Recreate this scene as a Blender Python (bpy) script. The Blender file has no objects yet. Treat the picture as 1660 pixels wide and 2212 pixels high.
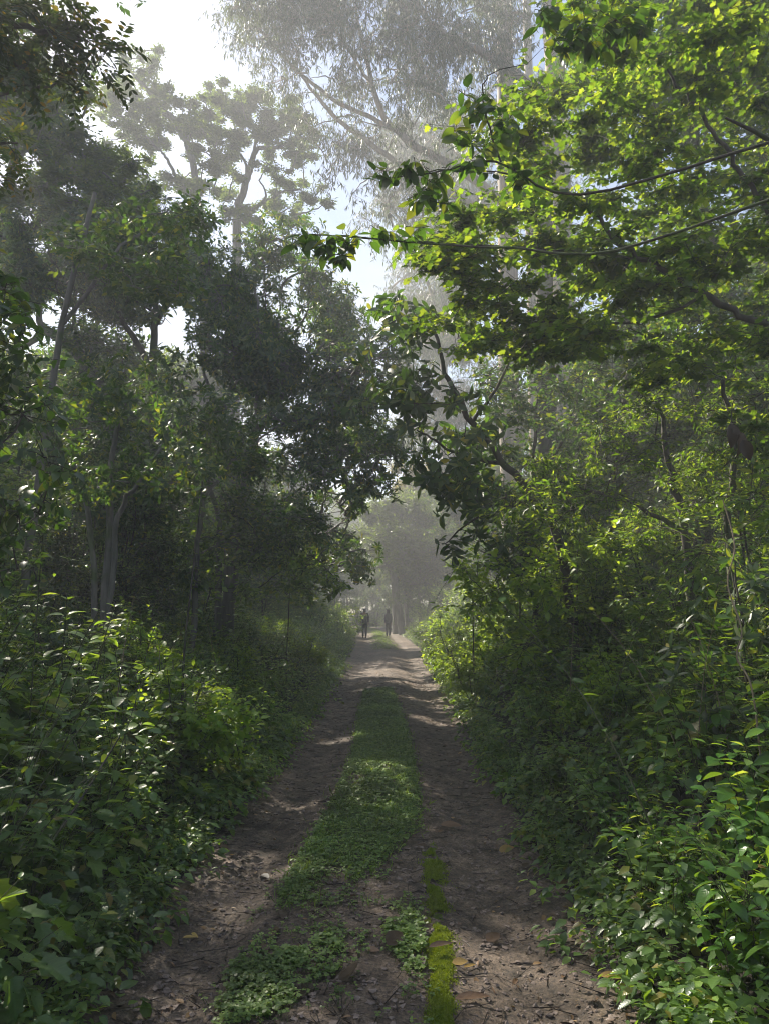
import bpy, math
import numpy as np
from mathutils import Vector

scene = bpy.context.scene
COL = scene.collection
PI = math.pi
rad = math.radians
rng = np.random.default_rng(11)

# ------------------------------------------------------------------ camera numbers
FPX, PITCH, CAMZ = 1597.0, rad(7.6), 1.6
SUN_AZ, SUN_EL = rad(-42), rad(42)            # azimuth from +Y towards +X, elevation
SUN = np.array([math.sin(SUN_AZ)*math.cos(SUN_EL), math.cos(SUN_AZ)*math.cos(SUN_EL), math.sin(SUN_EL)])

def P(px, py, d):
    """point of the place seen at picture position (px, py) that lies d metres ahead"""
    dx, dy = (px-830)/FPX, (1106-py)/FPX
    y = math.cos(PITCH)-dy*math.sin(PITCH); z = math.sin(PITCH)+dy*math.cos(PITCH)
    s = d/y
    return np.array([dx*s, d, CAMZ+z*s])

# ------------------------------------------------------------------ numpy noise
def _h(ix, iy, s):
    n = (ix*374761393 + iy*668265263 + s*974711) & 0x7fffffff
    n = ((n ^ (n >> 13))*1274126177) & 0x7fffffff
    return ((n ^ (n >> 16)) & 0xffff)/65535.0
def vnoise(x, y, s=0):
    x = np.asarray(x, float); y = np.asarray(y, float)
    ix = np.floor(x).astype(np.int64); iy = np.floor(y).astype(np.int64)
    fx = x-ix; fy = y-iy; fx = fx*fx*(3-2*fx); fy = fy*fy*(3-2*fy)
    a = _h(ix, iy, s); b = _h(ix+1, iy, s); c = _h(ix, iy+1, s); d = _h(ix+1, iy+1, s)
    return (a*(1-fx)+b*fx)*(1-fy)+(c*(1-fx)+d*fx)*fy-0.5
def fbm(x, y, s=0, o=4):
    r = 0; a = 1.0
    for k in range(o):
        r = r+a*vnoise(np.asarray(x)*2**k, np.asarray(y)*2**k, s+k*17); a *= 0.5
    return r
def sstep(a, b, x):
    t = np.clip((np.asarray(x, float)-a)/(b-a), 0, 1); return t*t*(3-2*t)

# ------------------------------------------------------------------ terrain
def xc(y):
    y = np.asarray(y, float)
    return -0.10+0.16*sstep(3, 14, y)-0.35*sstep(30, 46, y)-0.0032*np.clip(y-46, 0, 60)**2
def hw(y):
    y = np.asarray(y, float)
    return 1.10+0.10*sstep(6, 20, y)+0.28*sstep(18, 36, y)
def path_z(x, y):
    u = np.asarray(x)-xc(y)
    return 0.05*np.exp(-(u/0.45)**2)-0.05*np.exp(-((np.abs(u)-0.75)/0.25)**2)+0.006*fbm(np.asarray(x)*0.8, np.asarray(y)*0.35, 3, 2)
def gz(x, y):
    x = np.asarray(x, float); y = np.asarray(y, float)
    u = x-xc(y); d = np.abs(u)-hw(y)
    dd = np.clip(d, 0, 30)
    left = 0.35*sstep(0, 2.5, dd)+0.07*np.clip(dd, 0, 12)
    right = 0.45*sstep(0, 2.0, dd)+0.13*np.clip(dd, 0, 12)
    bank = np.where(u < 0, left, right)
    bank = bank+0.25*sstep(0.3, 3, dd)*fbm(x*0.35, y*0.35, 5, 3)
    inside = 1-sstep(-0.25, 0.1, d)
    return bank+path_z(x, y)*(1-sstep(0, 0.6, d))-0.06*inside

# ------------------------------------------------------------------ mesh builder
class MB:
    def __init__(s): s.v = []; s.f = []; s.a = []; s.n = 0
    def add(s, V, F, A=None):
        V = np.asarray(V, np.float32).reshape(-1, 3); F = np.asarray(F, np.int64).reshape(-1, 3)
        if len(V) == 0: return
        if A is None: A = np.zeros((len(V), 3), np.float32)
        s.v.append(V); s.f.append(F+s.n); s.a.append(np.asarray(A, np.float32)); s.n += len(V)
    def build(s, name, mat, parent=None, smooth=True, origin=None):
        V = np.concatenate(s.v) if s.v else np.zeros((0, 3), np.float32)
        F = np.concatenate(s.f) if s.f else np.zeros((0, 3), np.int64)
        A = np.concatenate(s.a) if s.a else np.zeros((0, 3), np.float32)
        if origin is not None: V = V-np.asarray(origin, np.float32)
        me = bpy.data.meshes.new(name)
        me.vertices.add(len(V)); me.vertices.foreach_set('co', V.ravel().astype(np.float32))
        me.loops.add(F.size); me.loops.foreach_set('vertex_index', F.ravel().astype(np.int32))
        me.polygons.add(len(F))
        me.polygons.foreach_set('loop_start', np.arange(0, F.size, 3, dtype=np.int32))
        me.polygons.foreach_set('use_smooth', np.full(len(F), smooth, dtype=bool))
        at = me.attributes.new('leafuv', 'FLOAT_VECTOR', 'POINT'); at.data.foreach_set('vector', A.ravel().astype(np.float32))
        me.update(calc_edges=True); me.validate()
        me.materials.append(mat)
        o = bpy.data.objects.new(name, me); COL.objects.link(o)
        if parent is not None: o.parent = parent
        if origin is not None and parent is None: o.location = origin
        return o

def tag(o, label=None, cat=None, group=None, kind=None):
    if label: o['label'] = label
    if cat: o['category'] = cat
    if group: o['group'] = group
    if kind: o['kind'] = kind
    return o
def thing(name, label, cat, loc=(0, 0, 0), rz=0, group=None):
    o = bpy.data.objects.new(name, None); COL.objects.link(o)
    o.location = [float(v) for v in loc]; o.rotation_euler = (0, 0, rz); o.empty_display_size = 0.1
    return tag(o, label, cat, group)
def dup(root, loc, rz, s=1.0, label=None, group=None, tilt=(0, 0)):
    r = root.copy(); COL.objects.link(r)
    r.location = [float(v) for v in loc]; r.rotation_euler = (tilt[0], tilt[1], rz); r.scale = (s, s, s)
    if label: r['label'] = label
    if group: r['group'] = group
    for ch in KIDS[root.name]:
        c = ch.copy(); COL.objects.link(c); c.parent = r
    return r
KIDS = {}

# ------------------------------------------------------------------ geometry helpers
def nrm(v):
    v = np.asarray(v, float); return v/np.maximum(np.linalg.norm(v, axis=-1, keepdims=True), 1e-9)
def frames(D, U):
    Y = nrm(D); X = nrm(np.cross(Y, U)); Z = np.cross(X, Y)
    return np.stack([X, Y, Z], axis=-1)
def runit(n):
    return nrm(rng.normal(size=(n, 3)))
def inst(mb, T, D, N, Pts, S, rnd=None, wid=None):
    """copies of leaf template T: directions D, normals N, points, sizes"""
    V, F, UV = T; n = len(Pts)
    if n == 0: return
    R = frames(D, N); sc = np.asarray(S, float)*np.ones(n)
    Vn = np.broadcast_to(V, (n,)+V.shape)*sc[:, None, None]
    if wid is not None: Vn = Vn*np.stack([wid, np.ones(n), np.ones(n)], -1)[:, None, :]
    W = np.einsum('nij,nvj->nvi', R, Vn)+np.asarray(Pts)[:, None, :]
    FF = F[None]+(np.arange(n)*len(V))[:, None, None]
    rnd = rng.random(n) if rnd is None else rnd
    A = np.concatenate([np.broadcast_to(UV, (n,)+UV.shape), np.broadcast_to(rnd[:, None, None], (n, len(V), 1))], -1)
    mb.add(W.reshape(-1, 3), FF.reshape(-1, 3), A.reshape(-1, 3))

def leaf(rows=4, width=0.4, fold=0.25, curl=0.25, peak=0.42, ripple=0.0, petiole=0.0):
    ts = np.linspace(0, 1, rows+2)
    e = math.log(0.5)/math.log(peak)
    V = [(0, 0, 0)]; UV = [(0, 0)]
    for t in ts[1:-1]:
        w = width*0.5*math.sin(PI*t**e)**0.8
        zc = -curl*t*t; r = ripple*math.sin(t*17)
        V += [(-w, t, zc+fold*w+r*w), (0, t, zc), (w, t, zc+fold*w-r*w)]
        UV += [(-w*2/width, t), (0, t), (w*2/width, t)]
    V.append((0, 1, -curl)); UV.append((0, 1)); F = []
    F += [(0, 2, 1), (0, 3, 2)]
    for k in range(rows-1):
        a = 1+3*k; b = a+3
        F += [(a, a+1, b+1), (a, b+1, b), (a+1, a+2, b+2), (a+1, b+2, b+1)]
    a = 1+3*(rows-1); t = len(V)-1
    F += [(a, a+1, t), (a+1, a+2, t)]
    V = np.array(V, float)
    if petiole: V[:, 1] += petiole
    return V, np.array(F), np.array(UV, float)
def leaf2(width=0.4, fold=0.2, curl=0.15):
    w = width/2
    V = np.array([(0, 0, 0), (-w, 0.45, fold*w-curl*.2), (0, 1, -curl), (w, 0.45, fold*w-curl*.2)], float)
    return V, np.array([(0, 2, 1), (0, 3, 2)]), np.array([(0, 0), (-1, .45), (0, 1), (1, .45)], float)
def lobed(curl=0.25):
    half = [(0.0, 0.05), (0.16, 0.0), (0.40, 0.12), (0.27, 0.26), (0.33, 0.34), (0.47, 0.56), (0.27, 0.56), (0.22, 0.66), (0.24, 0.84), (0.10, 0.84)]
    pts = half+[(0, 1.0)]+[(-x, y) for x, y in half[:0:-1]]
    V = [(0, 0.42, 0)]+[(x, y, 0) for x, y in pts]
    n = len(pts); F = [(0, 1+k, 1+(k+1) % n) for k in range(n)]
    V = np.array(V, float)
    V[:, 2] = 0.18*np.abs(V[:, 0])-curl*V[:, 1]**2
    UV = np.stack([V[:, 0]*2, V[:, 1]], -1)
    return V, np.array(F), UV

def tube(mb, pts, r, sides=6, rnd=0.5, cap=False):
    pts = np.asarray(pts, float); n = len(pts); r = np.asarray(r, float)*np.ones(n)
    T = nrm(np.gradient(pts, axis=0))
    ref = np.array([0, 0, 1.0]) if abs(T[0][2]) < 0.9 else np.array([1.0, 0, 0])
    X = nrm(np.cross(T[0], ref)); V = []; A = []
    ang = np.arange(sides)*2*PI/sides; ln = 0
    for k in range(n):
        X = nrm(X-T[k]*np.dot(X, T[k])); Y = np.cross(T[k], X)
        V.append(pts[k]+r[k]*(np.cos(ang)[:, None]*X+np.sin(ang)[:, None]*Y))
        if k: ln += np.linalg.norm(pts[k]-pts[k-1])
        A.append(np.stack([np.cos(ang), np.full(sides, ln), np.full(sides, rnd)], -1))
    F = []
    i = np.arange(sides); j = (i+1) % sides
    for k in range(n-1):
        a = k*sides; b = a+sides
        F.append(np.stack([a+i, a+j, b+j], -1)); F.append(np.stack([a+i, b+j, b+i], -1))
    V = np.concatenate(V); A = np.concatenate(A); F = np.concatenate(F)
    mb.add(V, F, A)
def twigs(mb, A, B, r0, r1):
    """many straight thin three-sided twigs from A to B"""
    A = np.asarray(A, float); B = np.asarray(B, float); n = len(A)
    if n == 0: return
    D = nrm(B-A); R = frames(D, np.broadcast_to([0.13, 0.2, 0.97], D.shape))
    X, Z = R[:, :, 0], R[:, :, 2]; V = []
    for P0, r in ((A, r0), (B, r1)):
        for k in range(3):
            a = 2*PI*k/3; V.append(P0+np.asarray(r)*(math.cos(a)*X+math.sin(a)*Z) if np.ndim(r) == 0 else P0+r[:, None]*(math.cos(a)*X+math.sin(a)*Z))
    V = np.stack(V, 1)
    F0 = np.array([(0, 1, 4), (0, 4, 3), (1, 2, 5), (1, 5, 4), (2, 0, 3), (2, 3, 5)])
    mb.add(V.reshape(-1, 3), (F0[None]+(np.arange(n)*6)[:, None, None]).reshape(-1, 3))
def bez(a, m, b, n=8, wob=0.0):
    t = np.linspace(0, 1, n)[:, None]
    p = (1-t)**2*a+2*t*(1-t)*m+t*t*b
    if wob: p[1:-1] += rng.normal(size=(n-2, 3))*wob
    return p
def smooth_line(pts, n=6):
    """Catmull-Rom through pts"""
    p = np.asarray(pts, float); p = np.vstack([2*p[0]-p[1], p, 2*p[-1]-p[-2]]); out = []
    for k in range(1, len(p)-2):
        for t in np.linspace(0, 1, n, endpoint=False):
            out.append(0.5*((2*p[k])+(-p[k-1]+p[k+1])*t+(2*p[k-1]-5*p[k]+4*p[k+1]-p[k+2])*t*t+(-p[k-1]+3*p[k]-3*p[k+1]+p[k+2])*t**3))
    out.append(p[-2]); return np.array(out)

# gaps in the canopy through which the sun comes: target point, radius
SHAFTS = []
DM = 3.0
def keep_mask(pts):
    pts = np.asarray(pts); k = np.ones(len(pts), bool)
    for tx, ty, tz, r in SHAFTS:
        v = pts-np.array([tx, ty, tz]); t = v@SUN
        d = np.linalg.norm(v-t[:, None]*SUN, axis=1)
        k &= ~((t > 2.2) & (d < r*(0.8+0.4*rng.random(len(pts)))+.06))
    return k

# ------------------------------------------------------------------ leaf arrangements: add leaves at tips T pointing D
def rosettes(mb, tmpl, T, D, n, size, tilt=(70, 18), droop=0.15, wj=0.15):
    T = np.repeat(T, n, 0); D = np.repeat(nrm(D), n, 0); m = len(T)
    if m == 0: return
    R = frames(D, np.broadcast_to([0.2, 0.1, 0.97], D.shape))
    a = np.tile(np.arange(n)*2.39996, m//n)+rng.random(m)*0.9
    rd = np.cos(a)[:, None]*R[:, :, 0]+np.sin(a)[:, None]*R[:, :, 2]
    th = np.radians(rng.normal(tilt[0], tilt[1], m))[:, None]
    L = D*np.cos(th)+rd*np.sin(th); L[:, 2] -= droop
    N = nrm(D*np.sin(th)-rd*np.cos(th)+rng.normal(size=(m, 3))*0.25)
    inst(mb, tmpl, L, N, T+D*rng.normal(0, 0.12, (m, 1))*size, size*rng.uniform(0.6, 1.15, m), wid=rng.uniform(1-wj, 1+wj, m))
def sprays(mb, wood, tmpl, T, D, n, length, size, droop=0.25, flat=0.8, tw=0.002):
    """alternate leaves along a twig that ends at T"""
    D = nrm(D); k = len(T)
    if k == 0: return
    A = T-D*length
    if wood is not None: twigs(wood, A, T, tw*1.5, tw*0.6)
    side = nrm(np.cross(D, np.broadcast_to([0.05, 0.02, 1.0], D.shape)))
    for q in range(n):
        t = (q+0.6)/n; s = 1 if q % 2 else -1
        base = A+(T-A)*t+rng.normal(size=(k, 3))*0.01*length
        f = rng.uniform(0.35, 0.75, (k, 1))
        L = D*f+side*s*(1-f*0.4)+rng.normal(size=(k, 3))*0.22
        if q == n-1: L = D+rng.normal(size=(k, 3))*0.2
        L[:, 2] -= droop*rng.uniform(0.3, 1.6, k)
        N = np.array([0, 0, flat])+rng.normal(size=(k, 3))*0.33
        inst(mb, tmpl, L, N, base, size*rng.uniform(0.55, 1.15, k), wid=rng.uniform(0.8, 1.2, k))
def droops(mb, wood, tmpl, T, n, length, size, spread=0.35):
    """gum foliage: long thin leaves hanging from drooping twiglets"""
    k = len(T)
    if k == 0: return
    D = rng.normal(size=(k, 3))*[1, 1, 0.5]; D[:, 2] -= 0.75; D = nrm(D)
    B = T+D*length
    if wood is not None: twigs(wood, T, B, 0.008, 0.003)
    for q in range(n):
        t = rng.uniform(0.1, 1, (k, 1))
        L = rng.normal(size=(k, 3))*[spread, spread, 0.22]; L[:, 2] -= 0.8
        inst(mb, tmpl, L, rng.normal(size=(k, 3)), T+(B-T)*t, size*rng.uniform(0.55, 1.15, k))
def pinnates(mb, wood, tmpl, T, D, n_leaflets, length, size, per=3):
    """compound leaves: per rachis, leaflets in two rows"""
    T = np.repeat(T, per, 0); D = np.repeat(nrm(D), per, 0); k = len(T)
    if k == 0: return
    R = nrm(D*0.6+rng.normal(size=(k, 3))*[0.75, 0.75, 0.35]-np.array([0, 0, 0.25]))
    mid = T+R*length*0.5; end = T+R*length; end[:, 2] -= 0.22*length
    if wood is not None: twigs(wood, T, mid, 0.0022, 0.0016); twigs(wood, mid, end, 0.0016, 0.001)
    side = nrm(np.cross(R, np.broadcast_to([0.05, 0.02, 1.0], R.shape))); up = np.cross(side, R)
    for q in range(n_leaflets):
        t = 0.18+0.8*(q//2)/max(1, (n_leaflets-1)//2); s = 1 if q % 2 else -1
        b = np.where(t < 0.5, T+(mid-T)*(t/0.5), mid+(end-mid)*((t-0.5)/0.5))
        L = R*0.55+side*s*0.95+rng.normal(size=(k, 3))*0.12; L[:, 2] -= 0.15
        inst(mb, tmpl, L, up+rng.normal(size=(k, 3))*0.2, b, size*rng.uniform(0.8, 1.1, k))

# ------------------------------------------------------------------ trees built from a trunk, limbs and clumps
def in_poly(poly, n):
    poly = np.array(poly, float); lo = poly.min(0); hi = poly.max(0); out = []
    while len(out) < n:
        q = lo+(hi-lo)*rng.random(2); c = False; j = len(poly)-1
        for i in range(len(poly)):
            if (poly[i, 1] > q[1]) != (poly[j, 1] > q[1]) and q[0] < (poly[j, 0]-poly[i, 0])*(q[1]-poly[i, 1])/(poly[j, 1]-poly[i, 1])+poly[i, 0]: c = not c
            j = i
        if c: out.append(q)
    return out
def fill(poly, n, d, r, flat=1.0):
    """n clumps inside an outline of the picture at depths d, radii r"""
    out = []
    for q in in_poly(poly, n):
        dd = rng.uniform(*d); rr = rng.uniform(*r)*rng.choice([.6, .8, 1.0]); c = P(q[0], q[1], dd)
        out.append((c[0], c[1], c[2], rr*rng.uniform(.8, 1.3), rr*rng.uniform(.8, 1.3), rr*flat*rng.uniform(.7, 1.1)))
    return out
def tips_in(clump, n, shell=0.45):
    c = np.array(clump[:3]); r = np.array(clump[3:6]); u = runit(n)
    k = ((shell+(1-shell)*rng.random(n)**0.6)*np.where(rng.random(n) < .35, rng.uniform(1, 1.75, n), 1))[:, None]
    return c+u*k*r, u
def skeleton(wood, lines, clumps, limb_r=0.05, up=0.3, sides=5, sub=3, twist=0.06):
    """lines: [(points, r0, r1)]; each clump gets a limb from the nearest wood. Returns sampled wood points"""
    SK = []
    for pts, r0, r1 in lines:
        p = smooth_line(pts, 5); p[1:-1] += rng.normal(size=p[1:-1].shape)*min(.02, r1*1.2); SK.append(p)
        tube(wood, p, np.linspace(1, 0, len(p))**0.8*(r0-r1)+r1, 9 if r0 > 0.1 else 6)
    SK = np.concatenate(SK); cl = [np.array(c, float) for c in clumps]
    done = []
    todo = list(range(len(cl)))
    dist = [np.min(np.linalg.norm(SK-c[:3], axis=1)) for c in cl]
    for k in sorted(todo, key=lambda q: dist[q]):
        c = cl[k][:3]
        v = SK-c; cost = np.linalg.norm(v, axis=1)+0.8*np.clip(v[:, 2], 0, None)
        a = SK[np.argmin(cost)]; L = np.linalg.norm(c-a)
        if L > 0.05:
            m = (a+c)/2+np.array([0, 0, up*L*0.5])+rng.normal(size=3)*0.12*L
            p = bez(a, m, c, max(4, min(10, int(L*4)+4)), L*twist*0.35)
            rr = min(limb_r*(0.5+0.25*L), limb_r*2)
            tube(wood, p, np.linspace(rr, rr*0.3, len(p)), sides); SK = np.vstack([SK, p[1:]])
        for q in range(sub):
            u = runit(1)[0]; e = c+u*cl[k][3:6]*rng.uniform(0.5, 0.85)
            p = bez(c, (c+e)/2+rng.normal(size=3)*0.15*np.linalg.norm(e-c), e, 5)
            tube(wood, p, np.linspace(limb_r*0.35, limb_r*0.12, 5), 4); SK = np.vstack([SK, p[1:]])
    return SK
def nearest(SK, T):
    out = np.empty((len(T), 3))
    for i in range(0, len(T), 800):
        d = ((T[i:i+800, None, :]-SK[None])**2).sum(-1); out[i:i+800] = SK[np.argmin(d, 1)]
    return out

# ------------------------------------------------------------------ materials
def nodes(name):
    m = bpy.data.materials.new(name); m.use_nodes = True; nt = m.node_tree; nt.nodes.clear()
    return m, nt
def N(nt, kind, **kw):
    n = nt.nodes.new(kind)
    for k, v in kw.items(): setattr(n, k, v)
    return n
def ramp(nt, stops, interp='LINEAR'):
    r = nt.nodes.new('ShaderNodeValToRGB'); r.color_ramp.interpolation = interp; e = r.color_ramp.elements
    while len(e) < len(stops): e.new(0.5)
    for k, (p, c) in enumerate(stops): e[k].position = p; e[k].color = (*c, 1)
    return r
def leaf_mat(name, stops, trans, fac=0.45, rough=0.42, veins=0, spec=0.5, vein_col=1.5):
    m, nt = nodes(name); L = nt.links.new
    at = N(nt, 'ShaderNodeAttribute', attribute_name='leafuv'); sep = N(nt, 'ShaderNodeSeparateXYZ'); L(at.outputs['Vector'], sep.inputs[0])
    r = ramp(nt, stops); L(sep.outputs[2], r.inputs[0])
    geo = N(nt, 'ShaderNodeNewGeometry')
    ns = N(nt, 'ShaderNodeTexNoise'); ns.inputs['Scale'].default_value = 1.3; ns.inputs['Detail'].default_value = 2; L(geo.outputs['Position'], ns.inputs['Vector'])
    mul = N(nt, 'ShaderNodeMapRange'); mul.inputs[1].default_value = 0.3; mul.inputs[2].default_value = 0.7; mul.inputs[3].default_value = 0.7; mul.inputs[4].default_value = 1.35; L(ns.outputs['Fac'], mul.inputs[0])
    mx = N(nt, 'ShaderNodeMix', data_type='RGBA', blend_type='MULTIPLY'); mx.inputs[0].default_value = 1; L(r.outputs[0], mx.inputs[6])
    cmb = N(nt, 'ShaderNodeCombineXYZ')
    for k in range(3): L(mul.outputs[0], cmb.inputs[k])
    L(cmb.outputs[0], mx.inputs[7]); col = mx.outputs[2]
    bs = N(nt, 'ShaderNodeBsdfPrincipled'); bs.inputs['Roughness'].default_value = rough; bs.inputs['Specular IOR Level'].default_value = spec
    if veins:
        ab = N(nt, 'ShaderNodeMath', operation='ABSOLUTE'); L(sep.outputs[0], ab.inputs[0])
        a1 = N(nt, 'ShaderNodeMath', operation='MULTIPLY_ADD'); L(ab.outputs[0], a1.inputs[0]); a1.inputs[1].default_value = -0.22; L(sep.outputs[1], a1.inputs[2])
        a2 = N(nt, 'ShaderNodeMath', operation='MULTIPLY'); L(a1.outputs[0], a2.inputs[0]); a2.inputs[1].default_value = 2*PI*veins
        a3 = N(nt, 'ShaderNodeMath', operation='COSINE'); L(a2.outputs[0], a3.inputs[0])
        a4 = N(nt, 'ShaderNodeMapRange'); a4.inputs[1].default_value = 0.75; a4.inputs[2].default_value = 1.0; L(a3.outputs[0], a4.inputs[0])
        b1 = N(nt, 'ShaderNodeMapRange'); b1.inputs[1].default_value = 0.10; b1.inputs[2].default_value = 0.02; L(ab.outputs[0], b1.inputs[0])
        mxx = N(nt, 'ShaderNodeMath', operation='MAXIMUM'); L(a4.outputs[0], mxx.inputs[0]); L(b1.outputs[0], mxx.inputs[1])
        vm = N(nt, 'ShaderNodeMix', data_type='RGBA', blend_type='MULTIPLY'); L(mxx.outputs[0], vm.inputs[0]); L(col, vm.inputs[6]); vm.inputs[7].default_value = (vein_col, vein_col*0.97, vein_col*0.9, 1); col = vm.outputs[2]
        bp = N(nt, 'ShaderNodeBump'); bp.inputs['Strength'].default_value = 0.10; bp.inputs['Distance'].default_value = 0.002; bp.invert = True
        L(a3.outputs[0], bp.inputs['Height']); L(bp.outputs[0], bs.inputs['Normal'])
    L(col, bs.inputs['Base Color'])
    tr = N(nt, 'ShaderNodeBsdfTranslucent')
    tm = N(nt, 'ShaderNodeMix', data_type='RGBA', blend_type='MULTIPLY'); tm.inputs[0].default_value = 1; L(cmb.outputs[0], tm.inputs[7])
    r2 = ramp(nt, trans); L(sep.outputs[2], r2.inputs[0]); L(r2.outputs[0], tm.inputs[6]); L(tm.outputs[2], tr.inputs[0])
    ms = N(nt, 'ShaderNodeMixShader'); ms.inputs[0].default_value = fac; L(bs.outputs[0], ms.inputs[1]); L(tr.outputs[0], ms.inputs[2])
    out = N(nt, 'ShaderNodeOutputMaterial'); L(ms.outputs[0], out.inputs[0])
    return m
def bark_mat(name, c0, c1, scale=(9, 9, 1.2), bump=0.6, moss=0.0, c2=None):
    m, nt = nodes(name); L = nt.links.new
    tc = N(nt, 'ShaderNodeNewGeometry'); mp = N(nt, 'ShaderNodeMapping'); mp.inputs['Scale'].default_value = scale; L(tc.outputs['Position'], mp.inputs[0])
    ns = N(nt, 'ShaderNodeTexNoise'); ns.inputs['Scale'].default_value = 1.0; ns.inputs['Detail'].default_value = 6; ns.inputs['Roughness'].default_value = 0.65; L(mp.outputs[0], ns.inputs['Vector'])
    st = [(0.3, c0), (0.65, c1)]
    if c2: st = [(0.3, c0), (0.52, c1), (0.68, c2)]
    r = ramp(nt, st); L(ns.outputs['Fac'], r.inputs[0]); col = r.outputs[0]
    if moss:
        n2 = N(nt, 'ShaderNodeTexNoise'); n2.inputs['Scale'].default_value = 3; L(tc.outputs['Position'], n2.inputs['Vector'])
        mr = N(nt, 'ShaderNodeMapRange'); mr.inputs[1].default_value = 0.62-moss*0.2; mr.inputs[2].default_value = 0.72; L(n2.outputs['Fac'], mr.inputs[0])
        mx = N(nt, 'ShaderNodeMix', data_type='RGBA'); L(mr.outputs[0], mx.inputs[0]); L(col, mx.inputs[6]); mx.inputs[7].default_value = (0.07, 0.10, 0.025, 1); col = mx.outputs[2]
    bs = N(nt, 'ShaderNodeBsdfPrincipled'); bs.inputs['Roughness'].default_value = 0.85; L(col, bs.inputs['Base Color'])
    bp = N(nt, 'ShaderNodeBump'); bp.inputs['Strength'].default_value = bump; bp.inputs['Distance'].default_value = 0.03; L(ns.outputs['Fac'], bp.inputs['Height']); L(bp.outputs[0], bs.inputs['Normal'])
    out = N(nt, 'ShaderNodeOutputMaterial'); L(bs.outputs[0], out.inputs[0]); return m
def plain_mat(name, c, rough=0.8, var=0.25, scale=20):
    m, nt = nodes(name); L = nt.links.new
    g = N(nt, 'ShaderNodeTexCoord'); ns = N(nt, 'ShaderNodeTexNoise'); ns.inputs['Scale'].default_value = scale; L(g.outputs['Object'], ns.inputs['Vector'])
    r = ramp(nt, [(0.3, [v*(1-var) for v in c]), (0.7, [v*(1+var) for v in c])]); L(ns.outputs['Fac'], r.inputs[0])
    bs = N(nt, 'ShaderNodeBsdfPrincipled'); bs.inputs['Roughness'].default_value = rough; L(r.outputs[0], bs.inputs['Base Color'])
    out = N(nt, 'ShaderNodeOutputMaterial'); L(bs.outputs[0], out.inputs[0]); return m
def soil_mat(name, stops, scale=3.0, bump=0.5, rough=0.8, speck=0.0):
    m, nt = nodes(name); L = nt.links.new
    g = N(nt, 'ShaderNodeNewGeometry')
    n1 = N(nt, 'ShaderNodeTexNoise'); n1.inputs['Scale'].default_value = scale; n1.inputs['Detail'].default_value = 10; n1.inputs['Roughness'].default_value = 0.7; L(g.outputs['Position'], n1.inputs['Vector'])
    r = ramp(nt, stops); L(n1.outputs['Fac'], r.inputs[0])
    n2 = N(nt, 'ShaderNodeTexNoise'); n2.inputs['Scale'].default_value = 0.55; n2.inputs['Detail'].default_value = 3; L(g.outputs['Position'], n2.inputs['Vector'])
    mr = N(nt, 'ShaderNodeMapRange'); mr.inputs[1].default_value = 0.35; mr.inputs[2].default_value = 0.65; mr.inputs[3].default_value = 0.72; mr.inputs[4].default_value = 1.25; L(n2.outputs['Fac'], mr.inputs[0])
    mx = N(nt, 'ShaderNodeMix', data_type='RGBA', blend_type='MULTIPLY'); mx.inputs[0].default_value = 1; L(r.outputs[0], mx.inputs[6])
    cb = N(nt, 'ShaderNodeCombineXYZ'); [L(mr.outputs[0], cb.inputs[k]) for k in range(3)]; L(cb.outputs[0], mx.inputs[7])
    n3 = N(nt, 'ShaderNodeTexNoise'); n3.inputs['Scale'].default_value = 60; n3.inputs['Detail'].default_value = 8; n3.inputs['Roughness'].default_value = 0.75; L(g.outputs['Position'], n3.inputs['Vector'])
    ad = N(nt, 'ShaderNodeMath', operation='ADD'); L(n3.outputs['Fac'], ad.inputs[0]); L(n1.outputs['Fac'], ad.inputs[1])
    col = mx.outputs[2]
    if speck:
        rs = ramp(nt, [(0.36, (1-speck*.75,)*3), (0.5, (1, 1, 1)), (0.64, (1+speck*.8,)*3)]); L(n3.outputs['Fac'], rs.inputs[0])
        m3 = N(nt, 'ShaderNodeMix', data_type='RGBA', blend_type='MULTIPLY'); m3.inputs[0].default_value = 1; L(col, m3.inputs[6]); L(rs.outputs[0], m3.inputs[7]); col = m3.outputs[2]
    bs = N(nt, 'ShaderNodeBsdfPrincipled'); bs.inputs['Roughness'].default_value = rough; L(col, bs.inputs['Base Color'])
    bp = N(nt, 'ShaderNodeBump'); bp.inputs['Strength'].default_value = bump; bp.inputs['Distance'].default_value = 0.015; L(ad.outputs[0], bp.inputs['Height']); L(bp.outputs[0], bs.inputs['Normal'])
    out = N(nt, 'ShaderNodeOutputMaterial'); L(bs.outputs[0], out.inputs[0]); return m

G_HERB = [(0.0, (0.032, 0.066, 0.022)), (0.6, (0.078, 0.140, 0.040)), (0.93, (0.14, 0.215, 0.055)), (0.955, (0.17, 0.18, 0.03)), (1.0, (0.13, 0.085, 0.035))]
T_GREEN = [(0.0, (0.16, 0.28, 0.018)), (0.6, (0.32, 0.48, 0.028)), (1.0, (0.50, 0.58, 0.05))]
M = {}
M['herb'] = leaf_mat('herb_leaf', G_HERB, T_GREEN, 0.44, 0.36, veins=6, spec=0.6)
M['glossy'] = leaf_mat('glossy_veined_leaf', [(0.0, (0.02, 0.055, 0.016)), (0.7, (0.045, 0.11, 0.025)), (1.0, (0.10, 0.19, 0.03))], T_GREEN, 0.38, 0.27, veins=9)
M['lobed'] = leaf_mat('lobed_leaf', [(0.0, (0.028, 0.052, 0.014)), (0.7, (0.05, 0.085, 0.02)), (1.0, (0.09, 0.13, 0.025))], [(0.0, (0.09, 0.18, 0.010)), (0.6, (0.22, 0.36, 0.014)), (1.0, (0.46, 0.54, 0.03))], 0.47, 0.42, veins=4, vein_col=1.25)
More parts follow.
